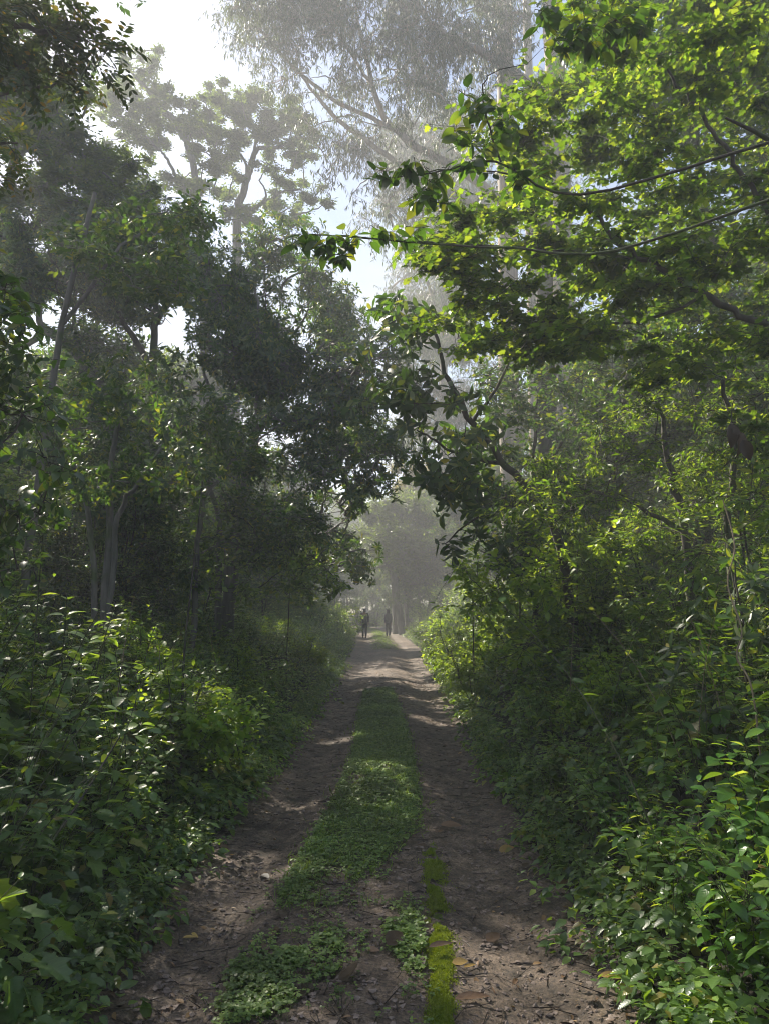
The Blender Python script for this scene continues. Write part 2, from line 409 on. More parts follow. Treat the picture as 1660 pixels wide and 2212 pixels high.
M['leathery'] = leaf_mat('leathery_leaf', [(0.0, (0.028, 0.042, 0.020)), (0.7, (0.058, 0.082, 0.036)), (0.965, (0.095, 0.125, 0.045)), (0.995, (0.28, 0.22, 0.02))], [(0.0, (0.08, 0.18, 0.012)), (0.7, (0.16, 0.32, 0.02)), (1.0, (0.45, 0.48, 0.02))], 0.32, 0.42)
M['feather'] = leaf_mat('feathery_leaf', [(0.0, (0.025, 0.045, 0.014)), (1.0, (0.06, 0.085, 0.022))], [(0.0, (0.12, 0.20, 0.02)), (1.0, (0.28, 0.36, 0.03))], 0.40, 0.5)
M['gum'] = leaf_mat('gum_leaf', [(0.0, (0.035, 0.05, 0.026)), (1.0, (0.07, 0.09, 0.045))], [(0.0, (0.10, 0.15, 0.03)), (1.0, (0.20, 0.25, 0.06))], 0.28, 0.4)
M['pinnate'] = leaf_mat('shaded_pinnate_leaf', [(0.0, (0.012, 0.03, 0.01)), (0.9, (0.03, 0.055, 0.014)), (0.97, (0.18, 0.10, 0.01))], [(0.0, (0.06, 0.11, 0.01)), (0.85, (0.14, 0.20, 0.01)), (1.0, (0.50, 0.36, 0.02))], 0.28, 0.35)  # dimmer translucent colour puts the top left branch's shade into the leaf
M['pinnate_lit'] = leaf_mat('sunlit_pinnate_leaf', [(0.0, (0.012, 0.03, 0.01)), (0.9, (0.03, 0.055, 0.014)), (0.97, (0.18, 0.10, 0.01))], [(0.0, (0.10, 0.18, 0.01)), (0.8, (0.30, 0.36, 0.01)), (1.0, (0.60, 0.40, 0.02))], 0.35, 0.35)  # same leaf, brighter yellow translucent colour carries the backlight
M['gold'] = leaf_mat('golden_leaf', [(0.0, (0.16, 0.13, 0.03)), (1.0, (0.30, 0.24, 0.05))], [(0.0, (0.40, 0.34, 0.05)), (1.0, (0.55, 0.48, 0.08))], 0.4, 0.5)
M['clover'] = leaf_mat('clover_leaf', [(0.0, (0.065, 0.115, 0.03)), (1.0, (0.15, 0.22, 0.055))], T_GREEN, 0.35, 0.45)
M['lime'] = leaf_mat('sunlit_lime_leaf', [(0.0, (0.08, 0.15, 0.022)), (1.0, (0.17, 0.25, 0.04))], [(0.0, (0.30, 0.48, 0.02)), (1.0, (0.52, 0.62, 0.04))], 0.48, 0.45)  # light green leaf, brightened to carry the sunlit look of the verge
M['moss'] = leaf_mat('moss_blade', [(0.0, (0.075, 0.11, 0.012)), (1.0, (0.19, 0.245, 0.022))], [(0.0, (0.25, 0.34, 0.01)), (1.0, (0.35, 0.42, 0.01))], 0.35, 0.7)
M['dead'] = leaf_mat('dead_leaf', [(0.0, (0.03, 0.02, 0.014)), (0.5, (0.075, 0.045, 0.028)), (0.85, (0.15, 0.085, 0.045)), (1.0, (0.28, 0.18, 0.08))], [(0.0, (0.08, 0.04, 0.02)), (1.0, (0.3, 0.2, 0.06))], 0.2, 0.5, veins=5, vein_col=0.88)
M['yellowleaf'] = leaf_mat('yellowed_leaf', [(0.0, (0.30, 0.19, 0.05)), (1.0, (0.42, 0.30, 0.09))], [(0.0, (0.3, 0.2, 0.06)), (1.0, (0.4, 0.3, 0.08))], 0.2, 0.5, veins=5, vein_col=0.88)
M['bark'] = bark_mat('dark_bark', (0.02, 0.016, 0.012), (0.075, 0.06, 0.045), moss=0.5)
M['pale'] = bark_mat('gum_bark', (0.10, 0.085, 0.07), (0.30, 0.26, 0.21), scale=(5, 5, 0.25), bump=0.35, c2=(0.42, 0.27, 0.15))
M['greybark'] = bark_mat('grey_bark', (0.06, 0.055, 0.05), (0.18, 0.165, 0.145), moss=0.35)
M['stem'] = bark_mat('green_stem', (0.035, 0.045, 0.016), (0.09, 0.09, 0.035), scale=(30, 30, 8), bump=0.2)
M['drystem'] = bark_mat('dry_stem', (0.10, 0.075, 0.045), (0.26, 0.20, 0.12), scale=(30, 30, 8), bump=0.2)
M['soil'] = soil_mat('forest_soil', [(0.3, (0.010, 0.008, 0.005)), (0.7, (0.035, 0.026, 0.018))], bump=0.8, rough=0.9)
M['track'] = soil_mat('track_soil', [(0.30, (0.028, 0.020, 0.012)), (0.5, (0.102, 0.071, 0.048)), (0.70, (0.24, 0.175, 0.122))], scale=7, bump=1.0, rough=0.7, speck=0.9)
M['stone'] = soil_mat('pebble', [(0.3, (0.05, 0.035, 0.028)), (0.7, (0.26, 0.20, 0.165))], scale=14, bump=0.3)
#@@SCENE
# ------------------------------------------------------------------ world, sun, camera, haze
w = bpy.data.worlds.new('World'); scene.world = w; w.use_nodes = True; nt = w.node_tree; nt.nodes.clear(); L = nt.links.new
sky = N(nt, 'ShaderNodeTexSky'); sky.sky_type = 'NISHITA'; sky.sun_disc = False; sky.sun_elevation = SUN_EL; sky.sun_rotation = SUN_AZ
tc = N(nt, 'ShaderNodeTexCoord'); ns = N(nt, 'ShaderNodeTexNoise'); ns.inputs['Scale'].default_value = 4.2; ns.inputs['Detail'].default_value = 6; ns.inputs['Roughness'].default_value = 0.55
mp = N(nt, 'ShaderNodeMapping'); mp.inputs['Location'].default_value = (0.3, 0.1, 0.2); L(tc.outputs['Generated'], mp.inputs[0]); L(mp.outputs[0], ns.inputs['Vector'])
mr = N(nt, 'ShaderNodeMapRange'); mr.inputs[1].default_value = 0.48; mr.inputs[2].default_value = 0.66; L(ns.outputs['Fac'], mr.inputs[0])
mx = N(nt, 'ShaderNodeMix', data_type='RGBA'); L(mr.outputs[0], mx.inputs[0]); L(sky.outputs[0], mx.inputs[6]); mx.inputs[7].default_value = (3.6, 4.2, 5.2, 1)
bg = N(nt, 'ShaderNodeBackground'); bg.inputs[1].default_value = 0.07; L(mx.outputs[2], bg.inputs[0])
wo = N(nt, 'ShaderNodeOutputWorld'); L(bg.outputs[0], wo.inputs[0])

sl = bpy.data.lights.new('sun', 'SUN'); sl.energy = 5.0; sl.angle = rad(0.5); sl.color = (1.0, 0.92, 0.78)
so = bpy.data.objects.new('sun', sl); COL.objects.link(so); so.rotation_euler = Vector(SUN).to_track_quat('Z', 'Y').to_euler(); so.location = (-20, 30, 60)
cam = bpy.data.cameras.new('camera'); co = bpy.data.objects.new('camera', cam); COL.objects.link(co)
cam.sensor_fit = 'VERTICAL'; cam.sensor_height = 36; cam.lens = 26; cam.clip_end = 2000; cam.clip_start = 0.05
co.location = (0, 0, CAMZ); co.rotation_euler = (PI/2+PITCH, 0, 0); scene.camera = co

HAZE = 0.0042
m, nt = nodes('haze_air'); pv = N(nt, 'ShaderNodeVolumePrincipled'); pv.inputs['Color'].default_value = (0.95, 0.96, 1.0, 1); pv.inputs['Density'].default_value = HAZE; pv.inputs['Anisotropy'].default_value = 0.2
pv.inputs['Density Attribute'].default_value = ''
out = N(nt, 'ShaderNodeOutputMaterial'); nt.links.new(pv.outputs[0], out.inputs['Volume']); m.cycles.volume_sampling = 'DISTANCE'; m.cycles.homogeneous_volume = True
bv = [(x, y, z) for x in (-130, 130) for y in (-25, 190) for z in (-3, 40)]
bm_ = bpy.data.meshes.new('haze'); bm_.from_pydata(bv, [], [(0, 1, 3, 2), (4, 6, 7, 5), (0, 4, 5, 1), (2, 3, 7, 6), (0, 2, 6, 4), (1, 5, 7, 3)]); bm_.update()
hz = bpy.data.objects.new('haze', bm_); COL.objects.link(hz); bm_.materials.append(m); tag(hz, kind='stuff')

scene.render.engine = 'CYCLES'; cy = scene.cycles
cy.max_bounces = 6; cy.diffuse_bounces = 3; cy.glossy_bounces = 2; cy.transmission_bounces = 4; cy.volume_bounces = 1; cy.transparent_max_bounces = 4
cy.filter_width = 1.0; cy.use_denoising = True; cy.sample_clamp_indirect = 4; cy.use_adaptive_sampling = True; cy.adaptive_threshold = 0.02
scene.view_settings.view_transform = 'Standard'; scene.view_settings.look = 'None'; scene.view_settings.exposure = 1.5

def G(px, py):
    a = P(px, py, 1.0); s = CAMZ/(CAMZ-a[2]); return np.array([a[0]*s, s, 0.0])
# ------------------------------------------------------------------ sun gaps
def shaft(p, r): SHAFTS.append((p[0], p[1], p[2], r))
for px, py, r in ((1160, 2150, .34), (1260, 2158, .40), (1340, 2168, .40), (1190, 2070, .28), (640, 1880, .08), (500, 1945, .07), (860, 1464, .55), (920, 1480, .6), (960, 1484, .55),
                  (950, 1553, .42), (995, 1556, .4), (880, 1430, .35), (820, 1405, .3), (860, 1362, .5), (790, 1352, .5)):
    shaft(G(px, py), r)
for px, py, d, r in ((930, 1370, 25, 1.5), (960, 1360, 23, 1.4), (1000, 1480, 14, .6), (1030, 1430, 15, .6), (990, 1530, 12.5, .45), (1180, 1250, 12, .5), (1100, 1200, 11, .4), (1110, 1370, 13, .6), (1250, 1150, 10, .5), (1380, 1010, 8.5, .7), (1250, 1020, 9, .7), (1480, 880, 8, .6),
                     (1180, 660, 7.5, 1.0), (1000, 720, 8, .9), (1090, 330, 7, .8), (1230, 900, 9, .6), (1620, 1850, 3.4, .16), (1500, 1930, 3.4, .13), (1370, 1900, 3.4, .12), (1560, 1780, 3.6, .15), (1600, 2050, 3.1, .12),
                     (240, 1480, 6, .3), (330, 870, 10, .5), (380, 890, 11, .5), (220, 1000, 9, .4), (280, 1250, 9, .5), (480, 1260, 12, .5), (590, 1330, 11, .35), (650, 1450, 10, .4)):
    shaft(P(px, py, d), r)

# ------------------------------------------------------------------ ground and track
def axis_pts(lo, hi, near, fine, grow):
    a = [0.0]; s = fine
    while a[-1] < hi:
        a.append(a[-1]+s)
        if a[-1] > near: s *= grow
    b = [0.0]; s = fine
    while b[-1] > lo:
        b.append(b[-1]-s)
        if b[-1] < -near: s *= grow
    return np.array(sorted(set(b[1:]+a)))
def grid(mb, X, Y, fz, A=None):
    gx, gy = np.meshgrid(X, Y); zz = fz(gx, gy); V = np.stack([gx, gy, zz], -1).reshape(-1, 3)
    nx, ny = len(X), len(Y); i, j = np.meshgrid(np.arange(nx-1), np.arange(ny-1)); a = (j*nx+i).ravel()
    mb.add(V, np.concatenate([np.stack([a, a+1, a+nx+1], -1), np.stack([a, a+nx+1, a+nx], -1)]))
mb = MB(); ax = axis_pts(-125, 125, 7, 0.16, 1.12); ay = axis_pts(-24, 185, 45, 0.22, 1.08)
grid(mb, ax, ay, gz); tag(mb.build('ground', M['soil']), kind='structure')
def track_z(x, y):
    u = x-xc(y); e = sstep(0.0, 0.28, np.abs(u)-hw(y)+0.05*vnoise(y*3, u*0, 9))
    rough = 0.010*fbm(x*5, y*5, 21, 3)+0.013*fbm(x*22, y*22, 31, 4)
    return path_z(x, y)+rough-0.12*e
mb = MB(); U_ = np.linspace(-1, 1, 170)
ys = [1.6]
while ys[-1] < 80: ys.append(ys[-1]+0.016*max(1.0, ys[-1]/4)**1.5)
ys = np.array(ys); gy = np.repeat(ys[:, None], len(U_), 1); gx = xc(gy)+U_[None]*(hw(gy)+0.25)
V = np.stack([gx, gy, track_z(gx, gy)], -1).reshape(-1, 3); nx, ny = len(U_), len(ys)
i, j = np.meshgrid(np.arange(nx-1), np.arange(ny-1)); a = (j*nx+i).ravel()
mb.add(V, np.concatenate([np.stack([a, a+1, a+nx+1], -1), np.stack([a, a+nx+1, a+nx], -1)]))
tag(mb.build('dirt_path', M['track']), kind='structure')

# pebbles
ico_v = nrm(np.array([(0, 0, 1), (1, 0, 0), (0, 1, 0), (-1, 0, 0), (0, -1, 0), (0, 0, -1), (.7, .7, .5), (-.7, .7, .5), (-.7, -.7, .5), (.7, -.7, .5)]))
ico_f = np.array([(0, 9, 6), (0, 6, 7), (0, 7, 8), (0, 8, 9), (6, 9, 1), (6, 1, 2), (7, 6, 2), (7, 2, 3), (8, 7, 3), (8, 3, 4), (9, 8, 4), (9, 4, 1), (5, 2, 1), (5, 3, 2), (5, 4, 3), (5, 1, 4)])
mb = MB(); n = 26000
yy = 2.0+16*rng.random(n)**1.7; xx = xc(yy)+rng.uniform(-1, 1, n)*hw(yy)*1.05; s = 0.003+0.011*rng.random(n)**4
Vp = ico_v[None]*(1+0.35*rng.normal(size=(n, 10, 1)))*s[:, None, None]*np.stack([rng.uniform(.8, 1.5, n), rng.uniform(.8, 1.5, n), rng.uniform(.5, .9, n)], -1)[:, None, :]
Vp = Vp+np.stack([xx, yy, track_z(xx, yy)+s*0.2], -1)[:, None, :]
mb.add(Vp.reshape(-1, 3), (ico_f[None]+(np.arange(n)*10)[:, None, None]).reshape(-1, 3))
tag(mb.build('gravel', M['stone'], smooth=False), kind='stuff')

# fallen leaves: small litter as one mass, the larger ones one by one
lf_litter = leaf(2, 0.42, 0.3, 0.2)
mb = MB(); n = 3800
yy = 2.0+28*rng.random(n)**1.8; side = rng.choice([-1, 1], n); uu = side*hw(yy)*np.where(rng.random(n) < 0.55, 1-0.35*rng.random(n)**1.5, rng.random(n))
xx = xc(yy)+uu; T = np.stack([xx, yy, track_z(xx, yy)+0.008], -1); Dd = rng.normal(size=(n, 3))*[1, 1, .12]
inst(mb, lf_litter, Dd, np.array([0, 0, 1])+rng.normal(size=(n, 3))*.35, T, .015+.04*rng.random(n)**1.6, wid=rng.uniform(.5, 1.2, n))
k = 1800; yy = 2.0+16*rng.random(k)**1.6; xx = xc(yy)+rng.uniform(-1.1, 1.1, k)*hw(yy); A_ = np.stack([xx, yy, track_z(xx, yy)+.006], -1)
a = rng.random(k)*2*PI; ln = rng.uniform(.03, .16, k); B_ = A_+np.stack([np.cos(a)*ln, np.sin(a)*ln, rng.uniform(0, .015, k)], -1); twigs(mb, A_, B_, .003, .0015)
tag(mb.build('leaf_litter', M['dead']), kind='stuff')
big = leaf(6, 0.52, 0.22, 0.05, ripple=0.05); nar = leaf(6, 0.26, 0.4, 0.1, ripple=0.03)
def fallen(px, py, size, ang, label, mat='dead', tmpl=big, tilt=0.25, rnd=0.6, lift=0.01, group=None):
    p = G(px, py); p[2] = float(track_z(p[0], p[1]))+lift
    o = MB(); a = rad(ang); n_ = np.array([[math.sin(a*3)*tilt, -tilt, 1.0]])
    inst(o, tmpl, np.array([[math.cos(a), math.sin(a), 0.05]]), n_, np.zeros((1, 3)), [size], rnd=np.array([rnd]))
    ob = o.build('fallen_leaf', M[mat]); ob.location = p
    return tag(ob, label, 'leaf', group)
fallen(300, 1998, .125, 70, 'broad tan yellow fallen leaf on the track by the left verge', 'yellowleaf', tilt=.9, lift=.03)
fallen(372, 1985, .075, 120, 'small ochre fallen leaf just right of the broad tan leaf', 'yellowleaf', tilt=.8, rnd=.1, lift=.02)
fallen(345, 2010, .085, 20, 'dull brown fallen leaf between the tan leaf and the ochre leaf', rnd=.4)
fallen(395, 2012, .08, 10, 'narrow pale tan fallen leaf lying flat near the broad tan leaf', 'yellowleaf', nar, rnd=.3)
fallen(415, 2000, .07, -50, 'narrow whitish fallen leaf crossing the narrow tan one', 'yellowleaf', nar, rnd=1.0)
fallen(325, 2035, .085, 90, 'dark curled fallen leaf below the broad tan leaf', rnd=.0, tilt=.6, lift=.02)
fallen(745, 2165, .17, 80, 'large dark brown curled leaf at the bottom of the bare earth between clover patches', rnd=.25, tilt=.8, lift=.03)
fallen(835, 2085, .15, 60, 'large dark brown cupped leaf at the top of the right clover patch', rnd=.2, tilt=1.0, lift=.04)
fallen(770, 2100, .12, 110, 'narrow brown strip leaf left of the dark cupped leaf', tmpl=nar, rnd=.5)
fallen(975, 2100, .075, 10, 'golden tan leaf on the gravel right of the moss strip', 'yellowleaf', rnd=.2, tilt=.5, lift=.02)
fallen(1000, 2101, .07, 30, 'narrow golden leaf at the right of the golden tan leaf', 'yellowleaf', nar, rnd=.1)
fallen(925, 2083, .13, 25, 'grey brown leaf lying across the moss strip', rnd=.5, tmpl=nar, lift=.05)
fallen(950, 1785, .16, -15, 'reddish pink fallen leaf alone on the right wheel track', rnd=.85)
fallen(1075, 1828, .15, 20, 'tan folded leaf on the right wheel track near the verge', 'yellowleaf', rnd=.0, tilt=.6)
fallen(1160, 1825, .16, 10, 'grey leaf at the edge of the right verge', rnd=.45)
fallen(980, 2172, .16, 12, 'long brown leaf right of the foot of the moss strip', tmpl=nar, rnd=.7)
fallen(590, 2030, .12, 95, 'triangular brown leaf on the earth left of the clover', rnd=.45, tilt=.5)
fallen(615, 1935, .11, 10, 'pale tan leaf lit by the sun at the left edge of the clover', 'yellowleaf', nar, rnd=.9)
fallen(850, 1958, .1, 0, 'flat grey leaf on the bare earth between clover and moss', rnd=.5)
fallen(1190, 1905, .2, -20, 'long orange brown bark strip by the right verge', tmpl=nar, rnd=.95)
fallen(1130, 1870, .1, 60, 'small brown leaf on the right wheel track below the folded leaf', rnd=.5)
fallen(895, 1820, .12, 130, 'light brown leaf at the upper end of the moss strip', rnd=.8)
fallen(480, 2165, .13, 0, 'grey brown leaf on the left wheel track near the bottom', rnd=.45)
fallen(640, 2185, .14, 70, 'dark leaf under the left clover patch at the bottom', rnd=.15)
fallen(1290, 2110, .18, -8, 'long orange leaf in the sun patch at the right verge', 'yellowleaf', nar, rnd=.1)
fallen(1050, 2030, .12, 50, 'brown leaf right of the middle of the moss strip', rnd=.5)
fallen(515, 2115, .09, -70, 'orange tan leaf sliver left of the lower clover', 'yellowleaf', nar, rnd=.6)
for k in range(34):
    py = rng.uniform(1580, 2190); l = G(0, py)[1]; x = float(xc(l))+rng.uniform(-.98, .98)*float(hw(l)); px = 830+x/l*FPX*math.cos(PITCH)*0.98
    fallen(px, py, rng.uniform(.06, .12), rng.uniform(0, 360), 'dull brown fallen leaf on the track among many alike', rnd=rng.random()*.8, tmpl=big if rng.random() < .6 else nar, tilt=.3, group='brown leaves scattered on the dirt track')

# clover strip and patches
def clover(mb, pts, s):
    n = len(pts); h = rng.uniform(.6, 1.5, n)*s; top = pts+np.stack([rng.normal(0, .3, n)*s, rng.normal(0, .3, n)*s, h], -1)
    twigs(mb, pts, top, .0012, .0008); a0 = rng.random(n)*2*PI; r = rng.random(n)
    tm = leaf(2, 1.0, 0.12, 0.12, peak=0.62)
    for q in range(3):
        a = a0+q*2*PI/3; Dq = np.stack([np.cos(a), np.sin(a), rng.normal(.05, .2, n)], -1)
        inst(mb, tm, Dq, np.array([0, 0, 1])+rng.normal(size=(n, 3))*.25, top, s*rng.uniform(.8, 1.1, n)*.62, rnd=np.clip(r+rng.normal(0, .08, n), 0, 1))
def sample_strip(poly, n):
    pts = []
    for q in in_poly(poly, n):
        pass
    return pts
mb = MB()
WP = [G(*p)[:2] for p in ((788, 1495), (772, 1560), (760, 1640), (722, 1730), (680, 1800), (632, 1880), (590, 1960), (720, 1975), (830, 1880), (905, 1800), (905, 1720), (888, 1620), (866, 1545), (845, 1495))]
def world_poly(wp, n):
    q = np.array(in_poly(wp, n)); return q+rng.normal(size=q.shape)*np.array([.035, .12])*rng.random((n, 1))**.5*np.where(rng.random((n, 1)) < .5, 1, .3)
q = world_poly(WP, 30000)
dens = fbm(q[:, 0]*3.6, q[:, 1]*2.0, 41, 4)+0.40*sstep(3.9, 5.6, q[:, 1])+.10+rng.normal(0, .14, len(q))
q = q[dens > 0.06]
pts = np.stack([q[:, 0], q[:, 1], track_z(q[:, 0], q[:, 1])], -1)
clover(mb, pts, rng.uniform(.012, .034, len(pts))*(1+.04*(pts[:, 1]-4)))
gb = pts[rng.integers(0, len(pts), 5200)]+rng.normal(size=(5200, 3))*[.05, .05, 0]
inst(mb, leaf2(.07, .2, .5), rng.normal(size=(5200, 3))*[.45, .45, .2]+[0, 0, .9], rng.normal(size=(5200, 3)), gb, rng.uniform(.03, .085, 5200))
for poly, n in ((((500, 2060), (560, 2095), (640, 2040), (735, 2050), (745, 2110), (700, 2160), (600, 2205), (560, 2250), (420, 2260), (470, 2180)), 2600), (((830, 1990), (890, 1965), (912, 2010), (918, 2120), (925, 2260), (790, 2260), (840, 2180), (880, 2120), (830, 2060)), 1300)):
    q = world_poly([G(*p)[:2] for p in poly], n); q = q[fbm(q[:, 0]*7, q[:, 1]*7, 47, 3)+rng.normal(0, .12, len(q)) > -0.02]
    pts = np.stack([q[:, 0], q[:, 1], track_z(q[:, 0], q[:, 1])], -1); clover(mb, pts, rng.uniform(.020, .032, len(pts)))
q = world_poly([G(*p)[:2] for p in ((560, 1900), (860, 1880), (800, 2060), (760, 2230), (440, 2230), (520, 2040))], 2600); q = q[fbm(q[:, 0]*5, q[:, 1]*5, 53, 3)+rng.normal(0, .2, len(q)) > .27]
pts = np.stack([q[:, 0], q[:, 1], track_z(q[:, 0], q[:, 1])], -1); clover(mb, pts, rng.uniform(.014, .026, len(pts)))
# grass down the middle where the two people walk
y_ = rng.uniform(30, 75, 5000); x_ = xc(y_)+rng.normal(0, .28, 5000); pts = np.stack([x_, y_, track_z(x_, y_)], -1); clover(mb, pts, rng.uniform(.04, .08, 5000))
tag(mb.build('clover', M['clover']), kind='stuff')
# moss strip
mb = MB(); e = [G(935, 1822), G(938, 1900), G(945, 2000), G(950, 2100), G(955, 2212), G(958, 2300)]
el = smooth_line(e, 8); wd = np.interp(el[:, 1], [el[-1][1], 4.2, 5.0, el[0][1]], [.048, .054, .062, .015])
sec = np.linspace(-1, 1, 9); V = []
for c, ww in zip(el, wd):
    X = c[0]+sec*ww*(1+.3*vnoise(c[1]*9, sec*0, 4)); z = track_z(X, np.full(9, c[1]))+.016*np.sqrt(np.clip(1-sec**2, 0, 1))*(0.7+1.6*vnoise(c[1]*14, sec*2, 8))-.012
    V.append(np.stack([X, np.full(9, c[1]), z], -1))
V = np.concatenate(V); nx = 9; i, j = np.meshgrid(np.arange(8), np.arange(len(el)-1)); a = (j*nx+i).ravel()
mb.add(V, np.concatenate([np.stack([a, a+nx+1, a+1], -1), np.stack([a, a+nx, a+nx+1], -1)]), np.full((len(V), 3), .0))
n = 52000; t = rng.random(n)*(len(el)-1.001); k0 = t.astype(int); f = (t-k0)[:, None]; c = el[k0]*(1-f)+el[k0+1]*f; ww = wd[k0]; s = rng.normal(0, .62, n); s = np.clip(s, -2.2, 2.2)
x_ = c[:, 0]+s*ww; z_ = track_z(x_, c[:, 1])+.013*np.sqrt(np.clip(1-s**2, 0, 1))
gapm = fbm(x_*14, c[:, 1]*9, 66, 3)+rng.normal(0, .1, n) > -0.12+.25*np.clip(np.abs(s)-.7, 0, 2)
T = np.stack([x_, c[:, 1], z_], -1)[gapm]; n = len(T); Dd = rng.normal(size=(n, 3))*[.6, .6, .3]+[0, 0, .8]
inst(mb, leaf2(.35, .1, .2), Dd, rng.normal(size=(n, 3)), T, rng.uniform(.007, .016, n))
tag(mb.build('moss', M['moss']), kind='stuff')

# ------------------------------------------------------------------ herbs and shrubs: one of each kind, then copies
L_ov = leaf(5, 0.56, 0.22, 0.28, peak=.38, ripple=.012); L_ov2 = leaf(2, 0.56, 0.2, 0.25, peak=.4)
L_gl = leaf(6, 0.50, 0.20, 0.34, peak=.45, ripple=.012); L_lan = leaf(4, 0.30, 0.25, 0.25); L_lan2 = leaf(2, 0.30, .25, .2)
L_lob = lobed(); L_obl = leaf(3, 0.38, 0.18, 0.22, peak=.58)
def herb_geo(stems, h, nodes_, size, tmpl, spread=.25, droop=.2, prof=(.6, 1.0, .45), whorl=2, foot=.15, stem_r=.004):
    st, fo = MB(), MB()
    for s in range(stems):
        a = rng.random()*2*PI; hh = h*rng.uniform(.6, 1.05); b = np.array([math.cos(a), math.sin(a), 0])*rng.uniform(0, foot)
        top = b+np.array([math.cos(a)*spread*hh, math.sin(a)*spread*hh, hh])+rng.normal(size=3)*[.06, .06, .02]
        p = bez(b, b*0.9+np.array([0, 0, hh*.6])+rng.normal(size=3)*.03, top, 9); tube(st, p, np.linspace(stem_r, stem_r*.45, 9), 5)
        r0 = rng.random()*PI
        for k in range(nodes_):
            t = .28+.72*k/(nodes_-1); c = p[min(8, int(t*8))]; nx_ = p[min(8, int(t*8)+1)]; f = t*8-int(t*8); c = c*(1-f)+nx_*f
            sz = size*np.interp(t, [.28, .65, 1.0], prof); aa = r0+k*PI/2+np.arange(whorl)*2*PI/whorl+rng.normal(0, .25, whorl)
            up = np.interp(t, [.3, .8, 1.0], [-.15, .12, .55])
            D = np.stack([np.cos(aa), np.sin(aa), np.full(whorl, up)+rng.normal(0, .18, whorl)-droop*.4], -1)
            Nn = np.stack([-np.cos(aa)*up*.6, -np.sin(aa)*up*.6, np.ones(whorl)], -1)+rng.normal(size=(whorl, 3))*.22
            pet = c+D*sz*.12; twigs(st, np.repeat(c[None], whorl, 0), pet, .0016, .0012)
            inst(fo, tmpl, D, Nn, pet, sz*rng.uniform(.8, 1.15, whorl), rnd=np.where(rng.random(whorl) < .035, rng.uniform(.95, 1, whorl), np.clip(rng.normal(.45+.25*(t-.5), .22, whorl), 0, .93)), wid=rng.uniform(.85, 1.15, whorl))
    return st, fo
def vine_geo(n, rad_, h, size, tmpl):
    """low creeping plant: leaves on long stalks, held level"""
    st, fo = MB(), MB(); a = rng.random(n)*2*PI; r = rad_*np.sqrt(rng.random(n)); hh = h*(.35+.65*rng.random(n))*(1-.4*r/rad_)
    A = np.stack([np.cos(a)*r*.6, np.sin(a)*r*.6, np.zeros(n)], -1); B = np.stack([np.cos(a)*r, np.sin(a)*r, hh], -1); mid = (A+B)/2+[0, 0, .05]
    twigs(st, A, mid, .002, .0017); twigs(st, mid, B, .0017, .0012)
    D = np.stack([np.cos(a), np.sin(a), rng.normal(-.25, .2, n)], -1)+rng.normal(size=(n, 3))*.3
    inst(fo, tmpl, D, np.array([0, 0, 1.0])+rng.normal(size=(n, 3))*.28, B-nrm(D)*size*.3, size*rng.uniform(.6, 1.2, n))
    return st, fo
def shrub_geo(h, rw, n, kind, size, tmpl, nl=7, length=.28):
    st, fo = MB(), MB(); cl = []
    for k in range(9):
        a = rng.random()*2*PI; q = rng.random()**.6; cl.append((math.cos(a)*rw*q*.8, math.sin(a)*rw*q*.8, h*rng.uniform(.3, .92)*(1-.25*q), rw*.42, rw*.42, h*.2))
    lines = []
    for s in range(4):
        a = s*1.6+rng.random(); lines.append(([(math.cos(a)*.05, math.sin(a)*.05, -.05), (math.cos(a)*.2*rw, math.sin(a)*.2*rw, h*.35), (math.cos(a)*.45*rw, math.sin(a)*.45*rw, h*.75)], .018, .006))
    SK = skeleton(st, lines, cl, .012, sub=2, sides=4)
    for c in cl:
        T, u = tips_in(c, n//9, .3); twigs(st, nearest(SK, T), T, .004, .002); D = nrm(u+[0, 0, .35]+rng.normal(size=u.shape)*.4)
        if kind == 'spray': sprays(fo, None, tmpl, T, D, nl, length, size)
        else: rosettes(fo, tmpl, T, D, nl, size)
    return st, fo
def proto(name, cat, geo, leafm, stemm='stem', stem_name='stem'):
    r = thing(name, 'x', cat); st, fo = geo
    a = st.build(stem_name, M[stemm], r); b = fo.build('foliage', M[leafm], r); KIDS[r.name] = [a, b]; return r
USED = set()
def place(pr, x, y, label, group, s=1.0, rz=None, z=None, tilt=None):
    rz = rng.random()*2*PI if rz is None else rz; z = float(gz(x, y))-.02 if z is None else z
    tilt = tuple(rng.normal(0, .07, 2)) if tilt is None else tilt
    if pr.name not in USED:
        USED.add(pr.name); pr.location = (x, y, z); pr.rotation_euler = (tilt[0], tilt[1], rz); pr.scale = (s, s, s); pr['label'] = label
        if group: pr['group'] = group
        return pr
    return dup(pr, (x, y, z), rz, s, label, group, tilt)
herbs = [proto('broadleaf_herb', 'herb', herb_geo(5, .75, 7, .125, L_ov), 'herb'), proto('broadleaf_herb', 'herb', herb_geo(4, .95, 8, .11, L_ov, spread=.35), 'herb'), proto('broadleaf_herb', 'herb', herb_geo(7, .55, 6, .10, L_ov, spread=.5), 'herb'), proto('broadleaf_herb', 'herb', herb_geo(6, .8, 8, .10, L_lan, spread=.4), 'herb')]
vines = [proto('creeping_herb', 'herb', vine_geo(46, .45, .38, .13, L_lob), 'herb'), proto('creeping_herb', 'herb', vine_geo(70, .5, .32, .085, L_ov), 'herb')]
gloss = [proto('glossy_plant', 'plant', herb_geo(4, .95, 7, .19, L_gl, spread=.3, prof=(.8, 1, .5)), 'glossy'), proto('glossy_plant', 'plant', herb_geo(3, .75, 6, .165, L_gl, spread=.45), 'glossy'), proto('glossy_plant', 'plant', herb_geo(6, .6, 7, .13, L_gl, spread=.5), 'glossy')]
